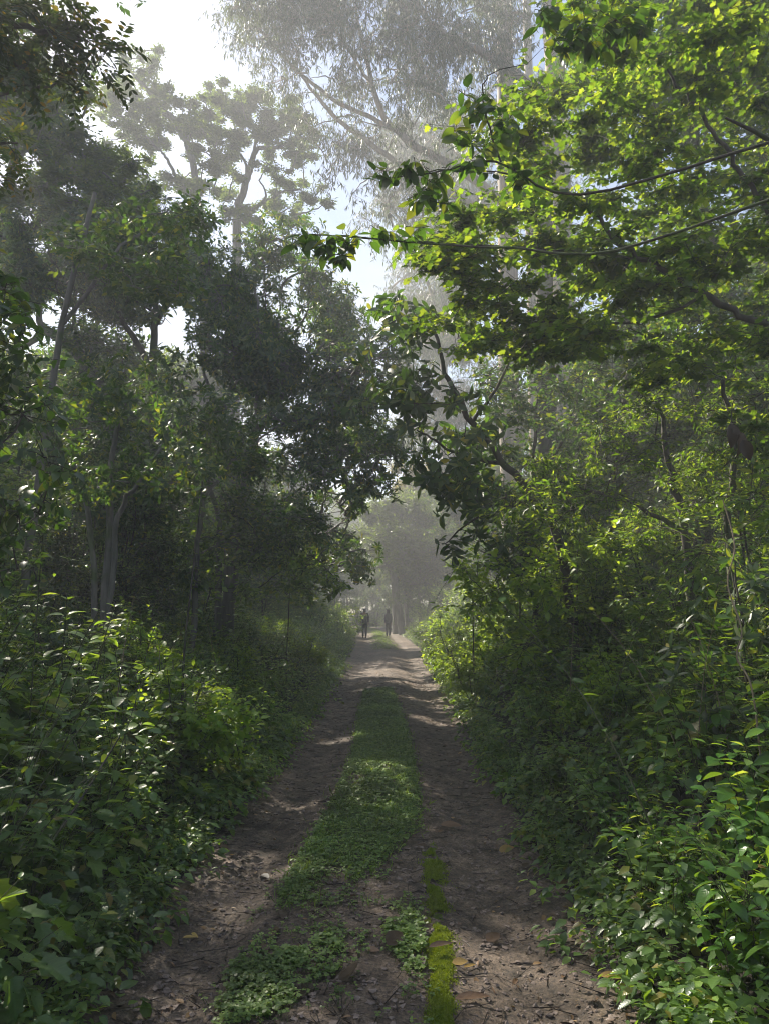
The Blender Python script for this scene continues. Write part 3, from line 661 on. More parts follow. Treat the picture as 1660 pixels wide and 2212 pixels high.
shrubs = [proto('leafy_shrub', 'shrub', shrub_geo(1.9, 1.0, 190, 'spray', .14, L_ov2), 'herb', 'bark'), proto('leafy_shrub', 'shrub', shrub_geo(2.4, .95, 220, 'spray', .13, L_lan2, 8), 'herb', 'bark'), proto('leafy_shrub', 'shrub', shrub_geo(1.5, 1.1, 260, 'spray', .095, L_ov2, 8, .22), 'herb', 'bark'), proto('leathery_shrub', 'shrub', shrub_geo(2.2, .9, 130, 'rosette', .15, L_lan2, 8), 'leathery', 'bark')]
def zone(y):
    return 'nearest the camera' if y < 4.5 else 'a few steps on' if y < 7.5 else 'farther on'
# near banks
for side in (-1, 1):
    sn = 'left' if side < 0 else 'right'
    for k in range(210):
        y = 2.2+7.2*rng.random()**1.45; off = ((.48 if side < 0 else .30) if y < 6 else .10)+3.2*rng.random()**1.35; x = float(xc(y))+side*(float(hw(y))+off)
        if abs(x) > y*.6+.7: continue
        s = np.interp(off, [0, .5, 1.5, 3], [.42, .8, 1.15, 1.4] if side < 0 else [.42, .72, .95, 1.05])*rng.uniform(.8, 1.25)*(1.22 if side < 0 and y < 7 else 1.0)
        if not keep_mask(np.array([[x, y, float(gz(x, y))+.5*s]]))[0]: continue
        fam = rng.random(); edge = 'at the edge of the track' if off < .6 else 'in the thicket'
        if side > 0 and y < 5.4 and fam < .68: pr, lb, gr = gloss[rng.integers(3)], f'glossy veined plant {edge}, right bank, {zone(y)}', 'glossy veined plants on the right bank'
        elif fam < (.6 if side > 0 else .5): pr, lb, gr = herbs[rng.integers(4)], f'upright herb {edge}, {sn} bank, {zone(y)}', f'upright herbs on the {sn} bank'
        else: pr, lb, gr = vines[rng.integers(2)], f'low spreading herb {edge}, {sn} bank, {zone(y)}', f'low spreading herbs on the {sn} bank'
        place(pr, x, y, lb, gr, s)
# shrubs behind the herbs
for side in (-1, 1):
    sn = 'left' if side < 0 else 'right'
    for k in range(46):
        y = 5+34*rng.random()**1.1; off = 1.3+4.0*rng.random(); x = float(xc(y))+side*(float(hw(y))+off)
        if not keep_mask(np.array([[x, y, float(gz(x, y))+1.2]]))[0]: continue
        if side < 0: s = np.interp(off, [1.3, 5.3], [.5, .95])*rng.uniform(.8, 1.15)
        else: s = np.interp(off, [1.3, 5.3], [.75, 1.4])*rng.uniform(.8, 1.15)
        pr = shrubs[rng.integers(4)]
        z_ = 'near part' if y < 10 else 'middle part' if y < 20 else 'far part'
        place(pr, x, y, f"{'leathery' if pr.name.startswith('leathery') else 'dense leafy'} shrub in the {z_} of the {sn} bank behind low herbs", f'shrubs on the {sn} bank', s)
lime = [proto('lime_green_shrub', 'shrub', shrub_geo(1.25, .75, 240, 'spray', .085, L_ov2, 8, .22), 'lime', 'stem')]  # sunlight on the verge is partly put into this leaf colour
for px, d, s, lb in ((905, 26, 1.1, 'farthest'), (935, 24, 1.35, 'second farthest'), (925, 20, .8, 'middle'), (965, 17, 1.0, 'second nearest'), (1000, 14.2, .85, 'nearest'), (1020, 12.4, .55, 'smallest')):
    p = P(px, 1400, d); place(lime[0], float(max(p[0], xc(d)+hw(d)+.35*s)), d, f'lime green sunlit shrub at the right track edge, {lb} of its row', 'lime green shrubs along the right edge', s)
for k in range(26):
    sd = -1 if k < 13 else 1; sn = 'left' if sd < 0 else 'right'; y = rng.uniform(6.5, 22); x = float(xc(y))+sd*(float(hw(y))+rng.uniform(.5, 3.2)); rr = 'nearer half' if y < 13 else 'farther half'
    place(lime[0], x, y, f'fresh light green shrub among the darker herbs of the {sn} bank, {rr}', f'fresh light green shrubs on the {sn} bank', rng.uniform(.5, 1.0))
# the mass of undergrowth farther along
def merged(geo_list, X, Y, S):
    st, fo = MB(), MB(); pick = rng.integers(0, len(geo_list), len(X))
    for g, (a, b) in enumerate(geo_list):
        idx = np.where(pick == g)[0]; n = len(idx)
        if n == 0: continue
        th = rng.random(n)*2*PI; c, s = np.cos(th), np.sin(th); R = np.zeros((n, 3, 3)); R[:, 0, 0] = c; R[:, 0, 1] = -s; R[:, 1, 0] = s; R[:, 1, 1] = c; R[:, 2, 2] = 1
        Pt = np.stack([X[idx], Y[idx], gz(X[idx], Y[idx])-.02], -1)
        for src, dst in ((a, st), (b, fo)):
            V = np.concatenate(src.v); F = np.concatenate(src.f); A = np.concatenate(src.a)
            W = np.einsum('nij,vj->nvi', R*S[idx][:, None, None], V)+Pt[:, None, :]
            AA = np.broadcast_to(A, (n,)+A.shape).copy(); AA[:, :, 2] = np.clip(AA[:, :, 2]+rng.normal(0, .12, (n, 1)), 0, .98)
            dst.add(W.reshape(-1, 3), (F[None]+(np.arange(n)*len(V))[:, None, None]).reshape(-1, 3), AA.reshape(-1, 3))
    return st, fo
lo = [herb_geo(4, .7, 6, .16, L_ov2), herb_geo(3, .9, 7, .145, L_ov2, spread=.4), vine_geo(34, .5, .4, .16, L_ov2), herb_geo(5, .6, 6, .11, L_lan2, spread=.5)]
n = 4200; Y = np.concatenate([3.5+45*rng.random(3000)**1.3, rng.uniform(42, 85, 1200)]); sd = rng.choice([-1, 1], n); off = .03+np.where(Y > 42, 9, 4.2)*rng.random(n)**1.3; X = xc(Y)+sd*(hw(Y)+off)
S = np.interp(off, [0, .5, 1.5, 4], [.35, .65, 1.0, 1.3])*rng.uniform(.75, 1.25, n)
km = keep_mask(np.stack([X, Y, gz(X, Y)+.4*S], -1)); X, Y, S = X[km], Y[km], S[km]
st, fo = merged(lo, X, Y, S); o = fo.build('undergrowth', M['herb']); tag(o, kind='stuff'); s2 = st.build('undergrowth_stems', M['stem']); tag(s2, kind='stuff')
# seedlings and creeping cover along both edges of the track
sl_ = [vine_geo(14, .12, .10, .045, L_ov2), vine_geo(10, .10, .14, .06, L_ov2), herb_geo(2, .16, 4, .05, L_ov2)]
n = 2200; Y = 2.2+20*rng.random(n)**1.6; sd = rng.choice([-1, 1], n); off = np.where(Y < 7, .17, .12)+rng.normal(0, .10, n); X = xc(Y)+sd*(hw(Y)+off)
st, fo = merged(sl_, X, Y, rng.uniform(.7, 1.6, n)); o = fo.build('ground_cover', M['herb']); tag(o, kind='stuff')

# ------------------------------------------------------------------ trees
def make_tree(name, label, cat, lines, clumps, dens, leaf_fn, leafm, bark='bark', limb_r=.05, shell=.4, upb=.35, sub=3, twig=(.008, .003), group=None, rnd_d=.4, sides=5, dm=None):
    dm = DM if dm is None else dm
    base = np.array(lines[0][0][0], float); r = thing(name, label, cat, base, group=group)
    wood, crown = MB(), MB(); SK = skeleton(wood, [(np.array(a), b, c) for a, b, c in lines], clumps, limb_r, sub=sub, sides=sides)
    TT, DD = [], []
    for c in clumps:
        n = max(3, int(dm*dens*(c[3]*c[4])**.5*max(c[3], c[5]))); T, u = tips_in(c, n, shell); TT.append(T); DD.append(nrm(u+[0, 0, upb]+rng.normal(size=u.shape)*rnd_d))
    T = np.concatenate(TT); D = np.concatenate(DD); k = keep_mask(T); T, D = T[k], D[k]
    if twig: 
        A = nearest(SK, T); mid = (A+T)/2+rng.normal(size=T.shape)*.08*np.linalg.norm(T-A, axis=1)[:, None]
        twigs(wood, A, mid, twig[0], (twig[0]+twig[1])/2); twigs(wood, mid, T, (twig[0]+twig[1])/2, twig[1])
    leaf_fn(crown, wood, T, D)
    a = wood.build('trunk', M[bark], r, origin=base); b = crown.build('crown', M[leafm], r, origin=base); KIDS[r.name] = [a, b]
    return r
def base(px, d, dz=-.1):
    p = P(px, 1300, d); p[2] = float(gz(p[0], p[1]))+dz; return p
def PL(d, *pts): return [P(x, y, d) for x, y in pts]
L_lt = leaf(2, .34, .2, .2, peak=.55); L_q = leaf2(.5, .2, .15); L_gum = leaf2(.17, .1, .12); L_pin = leaf(2, .42, .15, .12)
ros = lambda size, n=8, droop=.15: (lambda c, w, T, D: rosettes(c, L_lt, T, D, n, size, droop=droop))
spr = lambda size, n=7, ln=.3, t=L_ov2, droop=.25: (lambda c, w, T, D: sprays(c, None, t, T, D, n, ln, size, droop))

# great rounded tree left of the track
make_tree('rounded_tree', 'tall rounded dark tree with leathery leaves leaning over the left edge of the track', 'tree',
    [([base(490, 17.5), P(505, 1180, 17.5), P(530, 1060, 17.2), P(548, 950, 17), P(560, 850, 17), P(600, 700, 17.2)], .17, .05), (PL(17, (548, 950), (590, 880), (640, 820), (700, 740)), .08, .03), (PL(16.6, (530, 1060), (500, 960), (470, 880), (440, 800)), .08, .03), ([base(470, 17.2), P(475, 1200, 17), P(470, 1100, 16.6), P(430, 1000, 16)], .09, .04)],
    fill([(430, 560), (510, 500), (600, 510), (690, 570), (760, 660), (800, 760), (820, 860), (840, 960), (800, 1040), (740, 1100), (620, 1060), (480, 960), (420, 800)], 95, (15.4, 19.5), (.5, .95)) + fill([(720, 1000), (790, 1060), (770, 1180), (640, 1190), (560, 1140)], 24, (16, 21), (.4, .7)) + fill([(700, 1080), (810, 1100), (790, 1230), (700, 1290), (620, 1250)], 18, (17, 22), (.35, .6)),
    62, ros(.165, 8), 'leathery', 'greybark', .05, dm=3.4)
make_tree('dense_tree', 'dense dark tree with a flat crown behind the rounded tree in the upper left haze', 'tree',
    [([base(330, 20), P(335, 1000, 20), P(330, 800, 20), P(340, 620, 20)], .2, .06), (PL(20, (330, 800), (260, 680), (200, 580)), .1, .04), (PL(20, (335, 700), (400, 600), (440, 530)), .1, .04)],
    fill([(0, 560), (40, 470), (160, 440), (300, 450), (420, 440), (470, 520), (430, 640), (330, 720), (240, 680), (180, 620), (60, 640), (0, 640)], 80, (18, 22), (.6, 1.1), .7),
    58, ros(.18, 8), 'leathery', 'bark', .04, dm=2.6)
make_tree('leathery_leaved_tree', 'small tree with long narrow leaf whorls standing above the left undergrowth', 'tree',
    [([base(230, 10.5), P(235, 1150, 10.5), P(240, 1050, 10.3), P(250, 930, 10.2), P(290, 850, 10)], .06, .02), ([base(240, 10.4), P(250, 1150, 10.3), P(300, 1040, 10.3), P(370, 920, 10.5)], .045, .02), ([base(220, 10.6), P(190, 1100, 10.5), P(130, 960, 10.2), P(90, 870, 10)], .045, .02)],
    fill([(60, 830), (160, 840), (280, 780), (420, 800), (500, 880), (480, 1000), (380, 1060), (300, 1130), (180, 1080), (90, 980)], 56, (9, 12.5), (.28, .5)),
    64, ros(.12, 8), 'leathery', 'greybark', .016, twig=(.004, .002))
make_tree('leafy_tree', 'small leafy tree with loose pointed leaves under the crown of the rounded tree', 'tree',
    [([base(420, 13), P(425, 1200, 13), P(440, 1080, 13), P(430, 960, 13)], .06, .02), (PL(13, (440, 1080), (520, 980), (600, 920)), .03, .015)],
    fill([(360, 960), (480, 900), (620, 900), (720, 1000), (720, 1130), (600, 1200), (440, 1180), (340, 1100)], 50, (11.5, 15), (.3, .6)),
    52, spr(.10, 7, .28), 'leathery', 'greybark', .018, twig=(.005, .002))
make_tree('slender_tree', 'slender tree whose leafy top meets the flat crowned tree on the left', 'tree',
    [([np.array([-5.3, 10.8, .4]), np.array([-5.2, 10.9, 3]), np.array([-5.0, 11, 6]), np.array([-4.6, 11, 8.2])], .07, .03), ([np.array([-5.0, 11, 6]), np.array([-4.2, 11.2, 7.4]), np.array([-3.4, 11.3, 8.0])], .035, .012)],
    fill([(120, 500), (240, 440), (430, 450), (490, 550), (390, 640), (240, 630)], 60, (9.8, 12.6), (.32, .6), .6), 44, spr(.13, 7, .32), 'leathery', 'greybark', .018, twig=(.005, .002), dm=1.4)
# old tree with the bare sloping limb seen against the sky
make_tree('gnarled_tree', 'gnarled tree whose thick bare grey limb slopes across the bright gap', 'tree',
    [([base(250, 24), P(240, 1050, 24), P(215, 860, 24), P(185, 785, 24), P(150, 745, 24), P(105, 715, 24)], .34, .15), (PL(24, (110, 720), (85, 690), (95, 630), (110, 560)), .13, .05), (PL(24, (100, 715), (60, 745), (20, 780), (-30, 800)), .12, .06), (PL(23.5, (180, 780), (160, 700), (165, 650), (150, 600)), .06, .03), (PL(24.4, (208, 860), (212, 720), (210, 560)), .09, .06)],
    fill([(-40, 520), (240, 520), (260, 600), (130, 640), (-40, 660)], 16, (22.5, 25.5), (.6, 1.0), .7) + fill([(-40, 760), (60, 800), (200, 820), (280, 860), (200, 960), (-40, 940)], 12, (23, 26), (.6, 1.0)),
    44, spr(.16, 6, .4, L_q), 'leathery', 'greybark', .05)
# near dark foliage hanging down the left edge
make_tree('overhanging_tree', 'dark broad leaves hanging down close by at the left edge of the picture', 'tree',
    [([np.array([-3.9, 5.2, .3]), np.array([-3.8, 5.1, 2.5]), np.array([-3.5, 5.0, 4.6])], .12, .05), ([np.array([-3.6, 5.0, 3.8]), np.array([-3.0, 4.8, 4.4]), np.array([-2.6, 4.7, 4.1])], .03, .01)],
    [(*(P(px, py, d)+rng.normal(size=3)*.12), .26, .26, .2) for px, py, d in ((-40, 600, 4.6), (10, 640, 4.7), (-20, 700, 4.5), (30, 760, 4.7), (-10, 800, 4.5), (50, 860, 4.8), (0, 890, 4.6), (60, 920, 4.9), (-30, 960, 4.5), (10, 1000, 4.6), (-30, 1060, 4.6), (20, 1090, 4.7), (-10, 1150, 4.6), (-40, 1200, 4.6), (40, 1180, 4.9))],
    62, (lambda c, w, T, D: sprays(c, w, L_ov, T, nrm(D*[1, 1, .6]-[0, 0, .35]+rng.normal(size=D.shape)*.4), 6, .24, .095, .4)), 'leathery', 'bark', .012, twig=(.004, .002))
# near compound leaved branch in the top left corner
make_tree('compound_leaved_tree', 'dark compound leaved tree branch hanging into the top left corner', 'tree',
    [([np.array([-4.6, 5.6, .4]), np.array([-4.5, 5.7, 3.5]), np.array([-4.2, 5.8, 6.2]), np.array([-3.6, 6.0, 7.4])], .16, .05), ([np.array([-4.2, 5.8, 6.2]), P(-60, 20, 6.0), P(60, 60, 6.0), P(190, 90, 6.0)], .045, .012), ([np.array([-4.3, 5.8, 5.6]), P(-60, 130, 6.2), P(60, 150, 6.3)], .04, .012)],
    [(*P(px, py, d), r, r, r*.7) for px, py, d, r in ((-30, 10, 6, .35), (40, 20, 6, .35), (110, 30, 6.1, .3), (170, 20, 6.1, .2), (20, 80, 6, .33), (90, 90, 6, .33), (150, 90, 6.1, .28), (205, 85, 6.1, .2), (130, 140, 6.2, .25), (60, 140, 6, .25), (-20, 150, 6, .3), (170, 150, 6.3, .2), (240, 100, 6.1, .12))],
    30, (lambda c, w, T, D: pinnates(c, w, L_pin, T, D, 11, .30, .085, 3)), 'pinnate', 'bark', .012, twig=(.004, .002))
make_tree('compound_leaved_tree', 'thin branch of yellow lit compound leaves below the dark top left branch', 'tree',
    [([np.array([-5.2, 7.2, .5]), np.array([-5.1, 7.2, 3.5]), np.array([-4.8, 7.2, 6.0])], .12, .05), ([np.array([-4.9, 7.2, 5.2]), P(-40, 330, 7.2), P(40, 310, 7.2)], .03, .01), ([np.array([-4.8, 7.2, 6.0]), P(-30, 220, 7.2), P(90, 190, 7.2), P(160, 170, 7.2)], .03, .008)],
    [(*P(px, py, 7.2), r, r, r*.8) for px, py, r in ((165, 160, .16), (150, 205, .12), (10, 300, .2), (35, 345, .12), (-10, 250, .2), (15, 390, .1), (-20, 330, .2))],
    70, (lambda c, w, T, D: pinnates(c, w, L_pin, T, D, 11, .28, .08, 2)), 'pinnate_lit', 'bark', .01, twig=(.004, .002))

# flat topped feathery trees in the upper left haze
fea = lambda size, n=9, ln=.5: (lambda c, w, T, D: sprays(c, None, L_q, T, D*[1, 1, .5], n, ln, size, .05, 1.2))
def disc(*a, d, k=.22):
    out = []
    for x, y, r in a:
        for q in range(6):
            c = P(x+rng.normal(0, 24), y+rng.normal(0, 15), d+rng.uniform(-2.5, 2.5)); rr = r*rng.uniform(.2, .55); out.append((*c, rr, rr, rr*k))
    return out
make_tree('feathery_tree', 'dark feathery tree with stacked flat sprays at the upper left edge', 'tree',
    [([base(-60, 21), P(-40, 900, 21), P(0, 600, 21), P(20, 420, 21), P(40, 300, 21), P(60, 180, 21)], .24, .06), (PL(21, (10, 430), (100, 400), (190, 350), (260, 340)), .12, .04), (PL(21, (30, 340), (110, 290), (180, 250)), .1, .04), (PL(21, (0, 520), (90, 480), (200, 440)), .12, .05)],
    disc((20, 150, 1.5), (70, 190, 1.3), (20, 230, 1.5), (100, 240, 1.4), (160, 275, 1.2), (60, 280, 1.3), (120, 330, 1.3), (200, 330, 1.2), (250, 350, 1.0), (280, 355, .8), (180, 380, 1.2), (100, 390, 1.2), (240, 410, 1.1), (300, 440, 1.1), (40, 420, 1.3), (120, 450, 1.3), (200, 460, 1.2), (-20, 330, 1.3), (-20, 200, 1.5), (320, 400, .8), (150, 210, .9), d=21),
    100, fea(.16), 'feather', 'greybark', .06, shell=.15, sub=5, twig=(.012, .005))
make_tree('umbrella_tree', 'hazy umbrella tree with slanting forked limbs below the bright sky gap', 'tree',
    [([base(445, 38), P(440, 700, 38), P(432, 480, 38), P(425, 420, 38), P(418, 360, 38), P(402, 305, 38), P(372, 255, 38), P(345, 230, 38), P(318, 192, 38), P(296, 170, 38), P(275, 145, 38)], .26, .05), (PL(38, (425, 440), (385, 385), (362, 345), (345, 320)), .12, .05), (PL(38, (405, 310), (404, 260), (412, 235)), .12, .05), (PL(38, (345, 325), (305, 285), (280, 262), (255, 250)), .09, .04), (PL(38, (370, 255), (300, 230), (270, 210)), .08, .03)],
    disc((300, 140, .8), (280, 128, .7), (322, 145, .6), (240, 195, .7), (265, 205, .8), (220, 215, .7), (240, 240, .9), (215, 230, .6), (300, 215, .9), (290, 260, .9), (265, 275, .9), (330, 235, .7), (375, 225, 1.1), (405, 240, 1.0), (365, 205, .7), (350, 265, .9), (390, 275, 1.0), (430, 270, .9), (310, 300, .9), (340, 310, .9), (445, 330, 1.0), (455, 350, .9), (425, 310, .9), (270, 290, .6), (460, 290, .7), (395, 400, 1.0), (440, 410, 1.1), (350, 400, 1.0), (300, 390, 1.0), d=38),
    62, fea(.24, 7, .6), 'feather', 'greybark', .06, shell=.15, sub=5, twig=(.014, .005))
make_tree('umbrella_tree', 'hazy umbrella tree with an upright forked trunk right of the bright sky gap', 'tree',
    [([base(505, 40), P(510, 700, 40), P(512, 480, 40), P(520, 430, 40), P(535, 385, 40), P(545, 345, 40), P(560, 320, 40), P(595, 320, 40), P(620, 310, 40)], .30, .05), (PL(40, (535, 385), (530, 350), (515, 330), (500, 315)), .1, .04), (PL(40, (540, 360), (560, 280), (570, 240)), .1, .04), (PL(40, (512, 480), (555, 445), (585, 430), (610, 415), (650, 410)), .11, .04), (PL(40, (560, 445), (575, 420), (560, 390)), .08, .04)],
    disc((450, 225, .8), (475, 220, .9), (505, 215, 1.0), (530, 205, .9), (555, 225, 1.1), (580, 220, .9), (610, 235, 1.0), (640, 250, 1.0), (655, 285, .8), (480, 255, 1.0), (520, 255, 1.1), (560, 270, 1.1), (600, 275, 1.1), (465, 290, .9), (500, 290, 1.0), (540, 300, .9), (620, 310, 1.0), (650, 325, .9), (510, 345, .8), (600, 350, .8), (500, 380, .7), (590, 390, .7), (640, 400, .9), (670, 430, 1.0), (600, 450, 1.0), (550, 470, .9), (640, 460, 1.0), (480, 440, .9), (520, 460, 1.0), d=40),
    62, fea(.25, 7, .6), 'feather', 'greybark', .06, shell=.15, sub=5, twig=(.014, .005))

# gum trees
gum = lambda n, ln, size: (lambda c, w, T, D: droops(c, w, L_gum, T, n, ln, size))
gp = [(490, -60), (480, 60), (500, 110), (560, 140), (600, 200), (690, 330), (680, 420), (740, 440), (860, 450), (940, 540), (960, 480), (980, 300), (1010, 200), (1130, 200), (1160, -60)]
make_tree('gum_tree', 'tall gum tree with a thick pale trunk and one long sloping grey limb', 'tree',
    [([base(1232, 31), P(1222, 1000, 31), P(1212, 600, 31), P(1203, 300, 31), P(1196, 100, 31), P(1190, -60, 31), P(1184, -300, 31)], .62, .40), (PL(30, (1205, 190), (1150, 185), (1080, 135), (1000, 95), (940, 60), (905, 15), (880, -60)), .22, .07), (PL(29.5, (1000, 95), (900, 120), (840, 180)), .08, .03)],
    fill([(840, -80), (1180, -80), (1160, 120), (1050, 180), (960, 240), (880, 200), (830, 60)], 60, (27, 34), (.45, .95)), 30, gum(11, .8, .33), 'gum', 'pale', .05, sub=3, twig=(.014, .006), dm=1.6)
make_tree('gum_tree', 'gum tree with arching grey boughs and drooping foliage against the sky', 'tree',
    [([base(1110, 34), P(1102, 1000, 34), P(1096, 600, 34), P(1092, 300, 34), P(1088, 0, 34), P(1086, -200, 34)], .55, .34), (PL(33, (1090, 440), (980, 360), (900, 320), (860, 285), (830, 255), (805, 190), (790, 120), (770, 40)), .22, .07), (PL(33, (860, 285), (790, 250), (720, 215), (650, 160), (600, 110), (560, 60)), .12, .04), (PL(32.5, (1092, 480), (900, 380), (800, 310), (730, 260), (680, 200), (640, 150)), .16, .05), (PL(33, (805, 190), (760, 120), (720, 60), (690, 0)), .09, .04)],
    fill(gp, 150, (29, 37), (.4, .95)) + fill([(490, -60), (485, 60), (540, 120), (640, 110), (760, 60), (760, -60)], 60, (30, 34), (.4, .9)), 30, gum(11, .8, .33), 'gum', 'pale', .05, sub=3, twig=(.014, .006), dm=1.6)
make_tree('gum_tree', 'slender gum tree with a thin pale trunk between the two thicker gum trunks', 'tree',
    [([base(1165, 42), P(1152, 900, 42), P(1143, 400, 42), P(1138, 100, 42), P(1136, -80, 42)], .36, .22), (PL(42, (1143, 350), (1180, 230), (1210, 160)), .14, .06), (PL(42, (1143, 420), (1080, 330), (1040, 260)), .12, .05)],
    fill([(960, 200), (1180, 150), (1260, 260), (1180, 480), (1000, 520), (860, 560), (760, 480), (860, 380)], 60, (38, 46), (.6, 1.2)), 26, gum(10, 1.0, .34), 'gum', 'pale', .06, sub=2, twig=(.016, .006), dm=1.6)
make_tree('gum_tree', 'faint gum tree far back in the bright mist above the middle of the track', 'tree',
    [([base(960, 56), P(958, 900, 56), P(955, 600, 56), P(950, 350, 56)], .4, .15), (PL(56, (957, 700), (900, 560), (860, 500)), .15, .06)],
    fill([(820, 260), (980, 240), (1050, 420), (1010, 800), (1000, 1000), (860, 1000), (850, 700), (840, 520)], 90, (53, 66), (1, 2)), 18, gum(8, 1.2, .45), 'gum', 'pale', .08, sub=2, twig=(.02, .008))
make_tree('dark_trunked_tree', 'tall straight dark trunk behind the right bank with ragged drooping side growth', 'tree',
    [([base(1180, 21), P(1180, 1000, 21), P(1178, 800, 21), P(1176, 600, 21), P(1172, 300, 21)], .33, .2)],
    fill([(1110, 600), (1260, 560), (1300, 760), (1240, 900), (1120, 820)], 16, (20, 23), (.4, .7)), 40, spr(.12, 7, .35, L_lan2, .6), 'leathery', 'bark', .02)

# right side
R1 = [(1000, 330), (1180, 170), (1210, -40), (1720, -40), (1720, 1020), (1560, 900), (1400, 820), (1250, 790), (1100, 775), (960, 760), (930, 640), (900, 560), (960, 480)]
make_tree('lobed_leaf_tree', 'broad tree with bright sunlit lobed leaves reaching over the track', 'tree',
    [([np.array([4.6, 7.6, .6]), np.array([4.5, 7.5, 2.6]), np.array([4.3, 7.3, 4.6]), np.array([4.0, 7.0, 6.6])], .17, .06),
     ([np.array([4.5, 7.5, 2.9])] + PL(6.8, (1700, 760), (1620, 690), (1520, 640), (1420, 580), (1330, 520), (1280, 460), (1230, 420)), .042, .014),
     ([np.array([4.3, 7.3, 4.6])] + PL(6.8, (1690, 520), (1620, 400), (1560, 320), (1500, 230), (1440, 150)), .032, .012), (PL(6.8, (1400, 565), (1250, 545), (1100, 535), (950, 525), (800, 515), (660, 505)), .013, .004),
     (PL(6.6, (1280, 460), (1150, 390), (1050, 370), (960, 365), (880, 385)), .012, .004), (PL(7.2, (1520, 640), (1400, 690), (1250, 700), (1100, 690)), .02, .006)],
    fill(R1, 240, (6.2, 10.5), (.28, .6), .3) + fill([(880, 560), (960, 520), (1280, 640), (1250, 770), (960, 760)], 46, (6.6, 9), (.22, .42), .28),
    48, (lambda c, w, T, D: sprays(c, w, L_lob, T, nrm(D*[1, 1, .35]+[-.25, 0, 0]), 6, .26, .092, .3, 1.0)), 'lobed', 'bark', .007, shell=.05, twig=(.0035, .0018), upb=.1)
make_tree('shaded_branch_tree', 'dark shaded sprays of broad leaves jutting over the track from the right, nearest the camera', 'tree',
    [([np.array([3.6, 4.4, .5]), np.array([3.5, 4.4, 2.6]), np.array([3.1, 4.5, 4.2]), np.array([2.3, 4.6, 4.9])], .06, .008), ([np.array([2.9, 4.5, 4.4]), P(1330, 540, 4.9), P(1100, 535, 5.1), P(900, 525, 5.2), P(760, 510, 5.2), P(650, 508, 5.3)], .011, .003),
     ([np.array([2.6, 4.55, 4.7]), P(1250, 420, 4.9), P(1070, 350, 5.0), P(950, 370, 5.0), P(850, 385, 5.0)], .011, .003), (PL(5, (1080, 350), (1050, 260), (1040, 200), (1050, 165)), .008, .004)],
    [(*P(px, py, d), r, r, r*.6) for px, py, d, r in ((1040, 200, 5, .12), (1020, 240, 5, .12), (1080, 260, 5, .15), (1060, 300, 5, .15), (990, 280, 5, .1), (940, 380, 5, .14), (880, 370, 5, .14), (830, 380, 5, .12), (900, 420, 5, .12), (950, 440, 5, .1), (1020, 350, 5, .15), (760, 515, 5.2, .14), (700, 525, 5.2, .14), (650, 520, 5.3, .1), (740, 550, 5.2, .12), (830, 505, 5.2, .12), (900, 500, 5.2, .1), (1120, 380, 5, .15), (1250, 60, 5.2, .2), (1200, 100, 5.2, .15), (1180, 30, 5.2, .15), (1320, 50, 5.2, .2))],
    100, (lambda c, w, T, D: sprays(c, w, leaf(4, .5, .2, .25), T, nrm(D*[1, 1, .4]), 4, .18, .135, .45)), 'leathery', 'bark', .006, twig=(.003, .0015))  # darker, less translucent leathery leaf stands in for shade on these sprays
make_tree('rhododendron_tree', 'dark oval leaved tree with drooping leaf whorls over the track', 'tree',
    [([base(1240, 10.5), P(1210, 1180, 10.4), P(1150, 1080, 10.2), P(1080, 990, 10), P(1010, 900, 10), P(960, 800, 10), P(930, 690, 10)], .075, .02), (PL(10, (1080, 1000), (1010, 990), (950, 960), (900, 930)), .03, .01), (PL(10, (1150, 1080), (1080, 1100), (1010, 1130), (960, 1175)), .025, .008), (PL(10, (1020, 910), (1080, 820), (1120, 720)), .03, .01)],
    fill([(850, 650), (960, 620), (1060, 700), (1090, 820), (1060, 960), (1040, 1090), (960, 1050), (890, 980), (860, 860), (830, 760)], 34, (9.2, 10.8), (.28, .45)) + [(*P(x, y, 10), .2, .2, .15) for x, y in ((970, 1180), (1010, 1150), (1060, 1180), (950, 1080), (1000, 1060))],
    40, (lambda c, w, T, D: rosettes(c, leaf(3, .38, .18, .2, peak=.58), T, nrm(D-[0, 0, .1]), 7, .20, (80, 20), .35)), 'leathery', 'bark', .014, twig=(.005, .003))
make_tree('lit_shrub_tree', 'yellow green sunlit thicket of small pointed leaves on the right bank below the lobed leaves', 'tree',
    [([base(1500, 8.6), P(1480, 1150, 8.6), P(1440, 1000, 8.5), P(1420, 880, 8.5)], .06, .02), (PL(8.5, (1480, 1150), (1350, 1080), (1200, 1040)), .03, .01), ([base(1560, 8.4), P(1570, 1100, 8.3), P(1590, 950, 8.2), P(1560, 820, 8)], .05, .02)],
    fill([(1060, 1010), (1220, 980), (1330, 900), (1420, 800), (1560, 800), (1700, 820), (1700, 1200), (1500, 1220), (1300, 1180), (1150, 1120)], 95, (7, 10.5), (.24, .5), .6),
    62, spr(.085, 7, .24, L_lan2, .3), 'lobed', 'bark', .012, twig=(.004, .002))
make_tree('leafy_tree', 'green leafy tree between the dark straight trunk and the sunlit thicket', 'tree',
    [([base(1330, 10), P(1330, 1100, 14), P(1340, 900, 14), P(1380, 700, 14)], .09, .03), (PL(14, (1335, 1000), (1430, 850), (1520, 760)), .05, .02)],
    fill([(1260, 640), (1420, 560), (1600, 560), (1700, 680), (1700, 900), (1500, 980), (1300, 1000), (1240, 860)], 60, (12, 17), (.4, .75)) + fill([(1060, 1060), (1240, 1020), (1330, 1150), (1280, 1260), (1080, 1240)], 26, (11.5, 15), (.4, .7)),
    50, spr(.12, 7, .3), 'leathery', 'bark', .02, twig=(.006, .003))
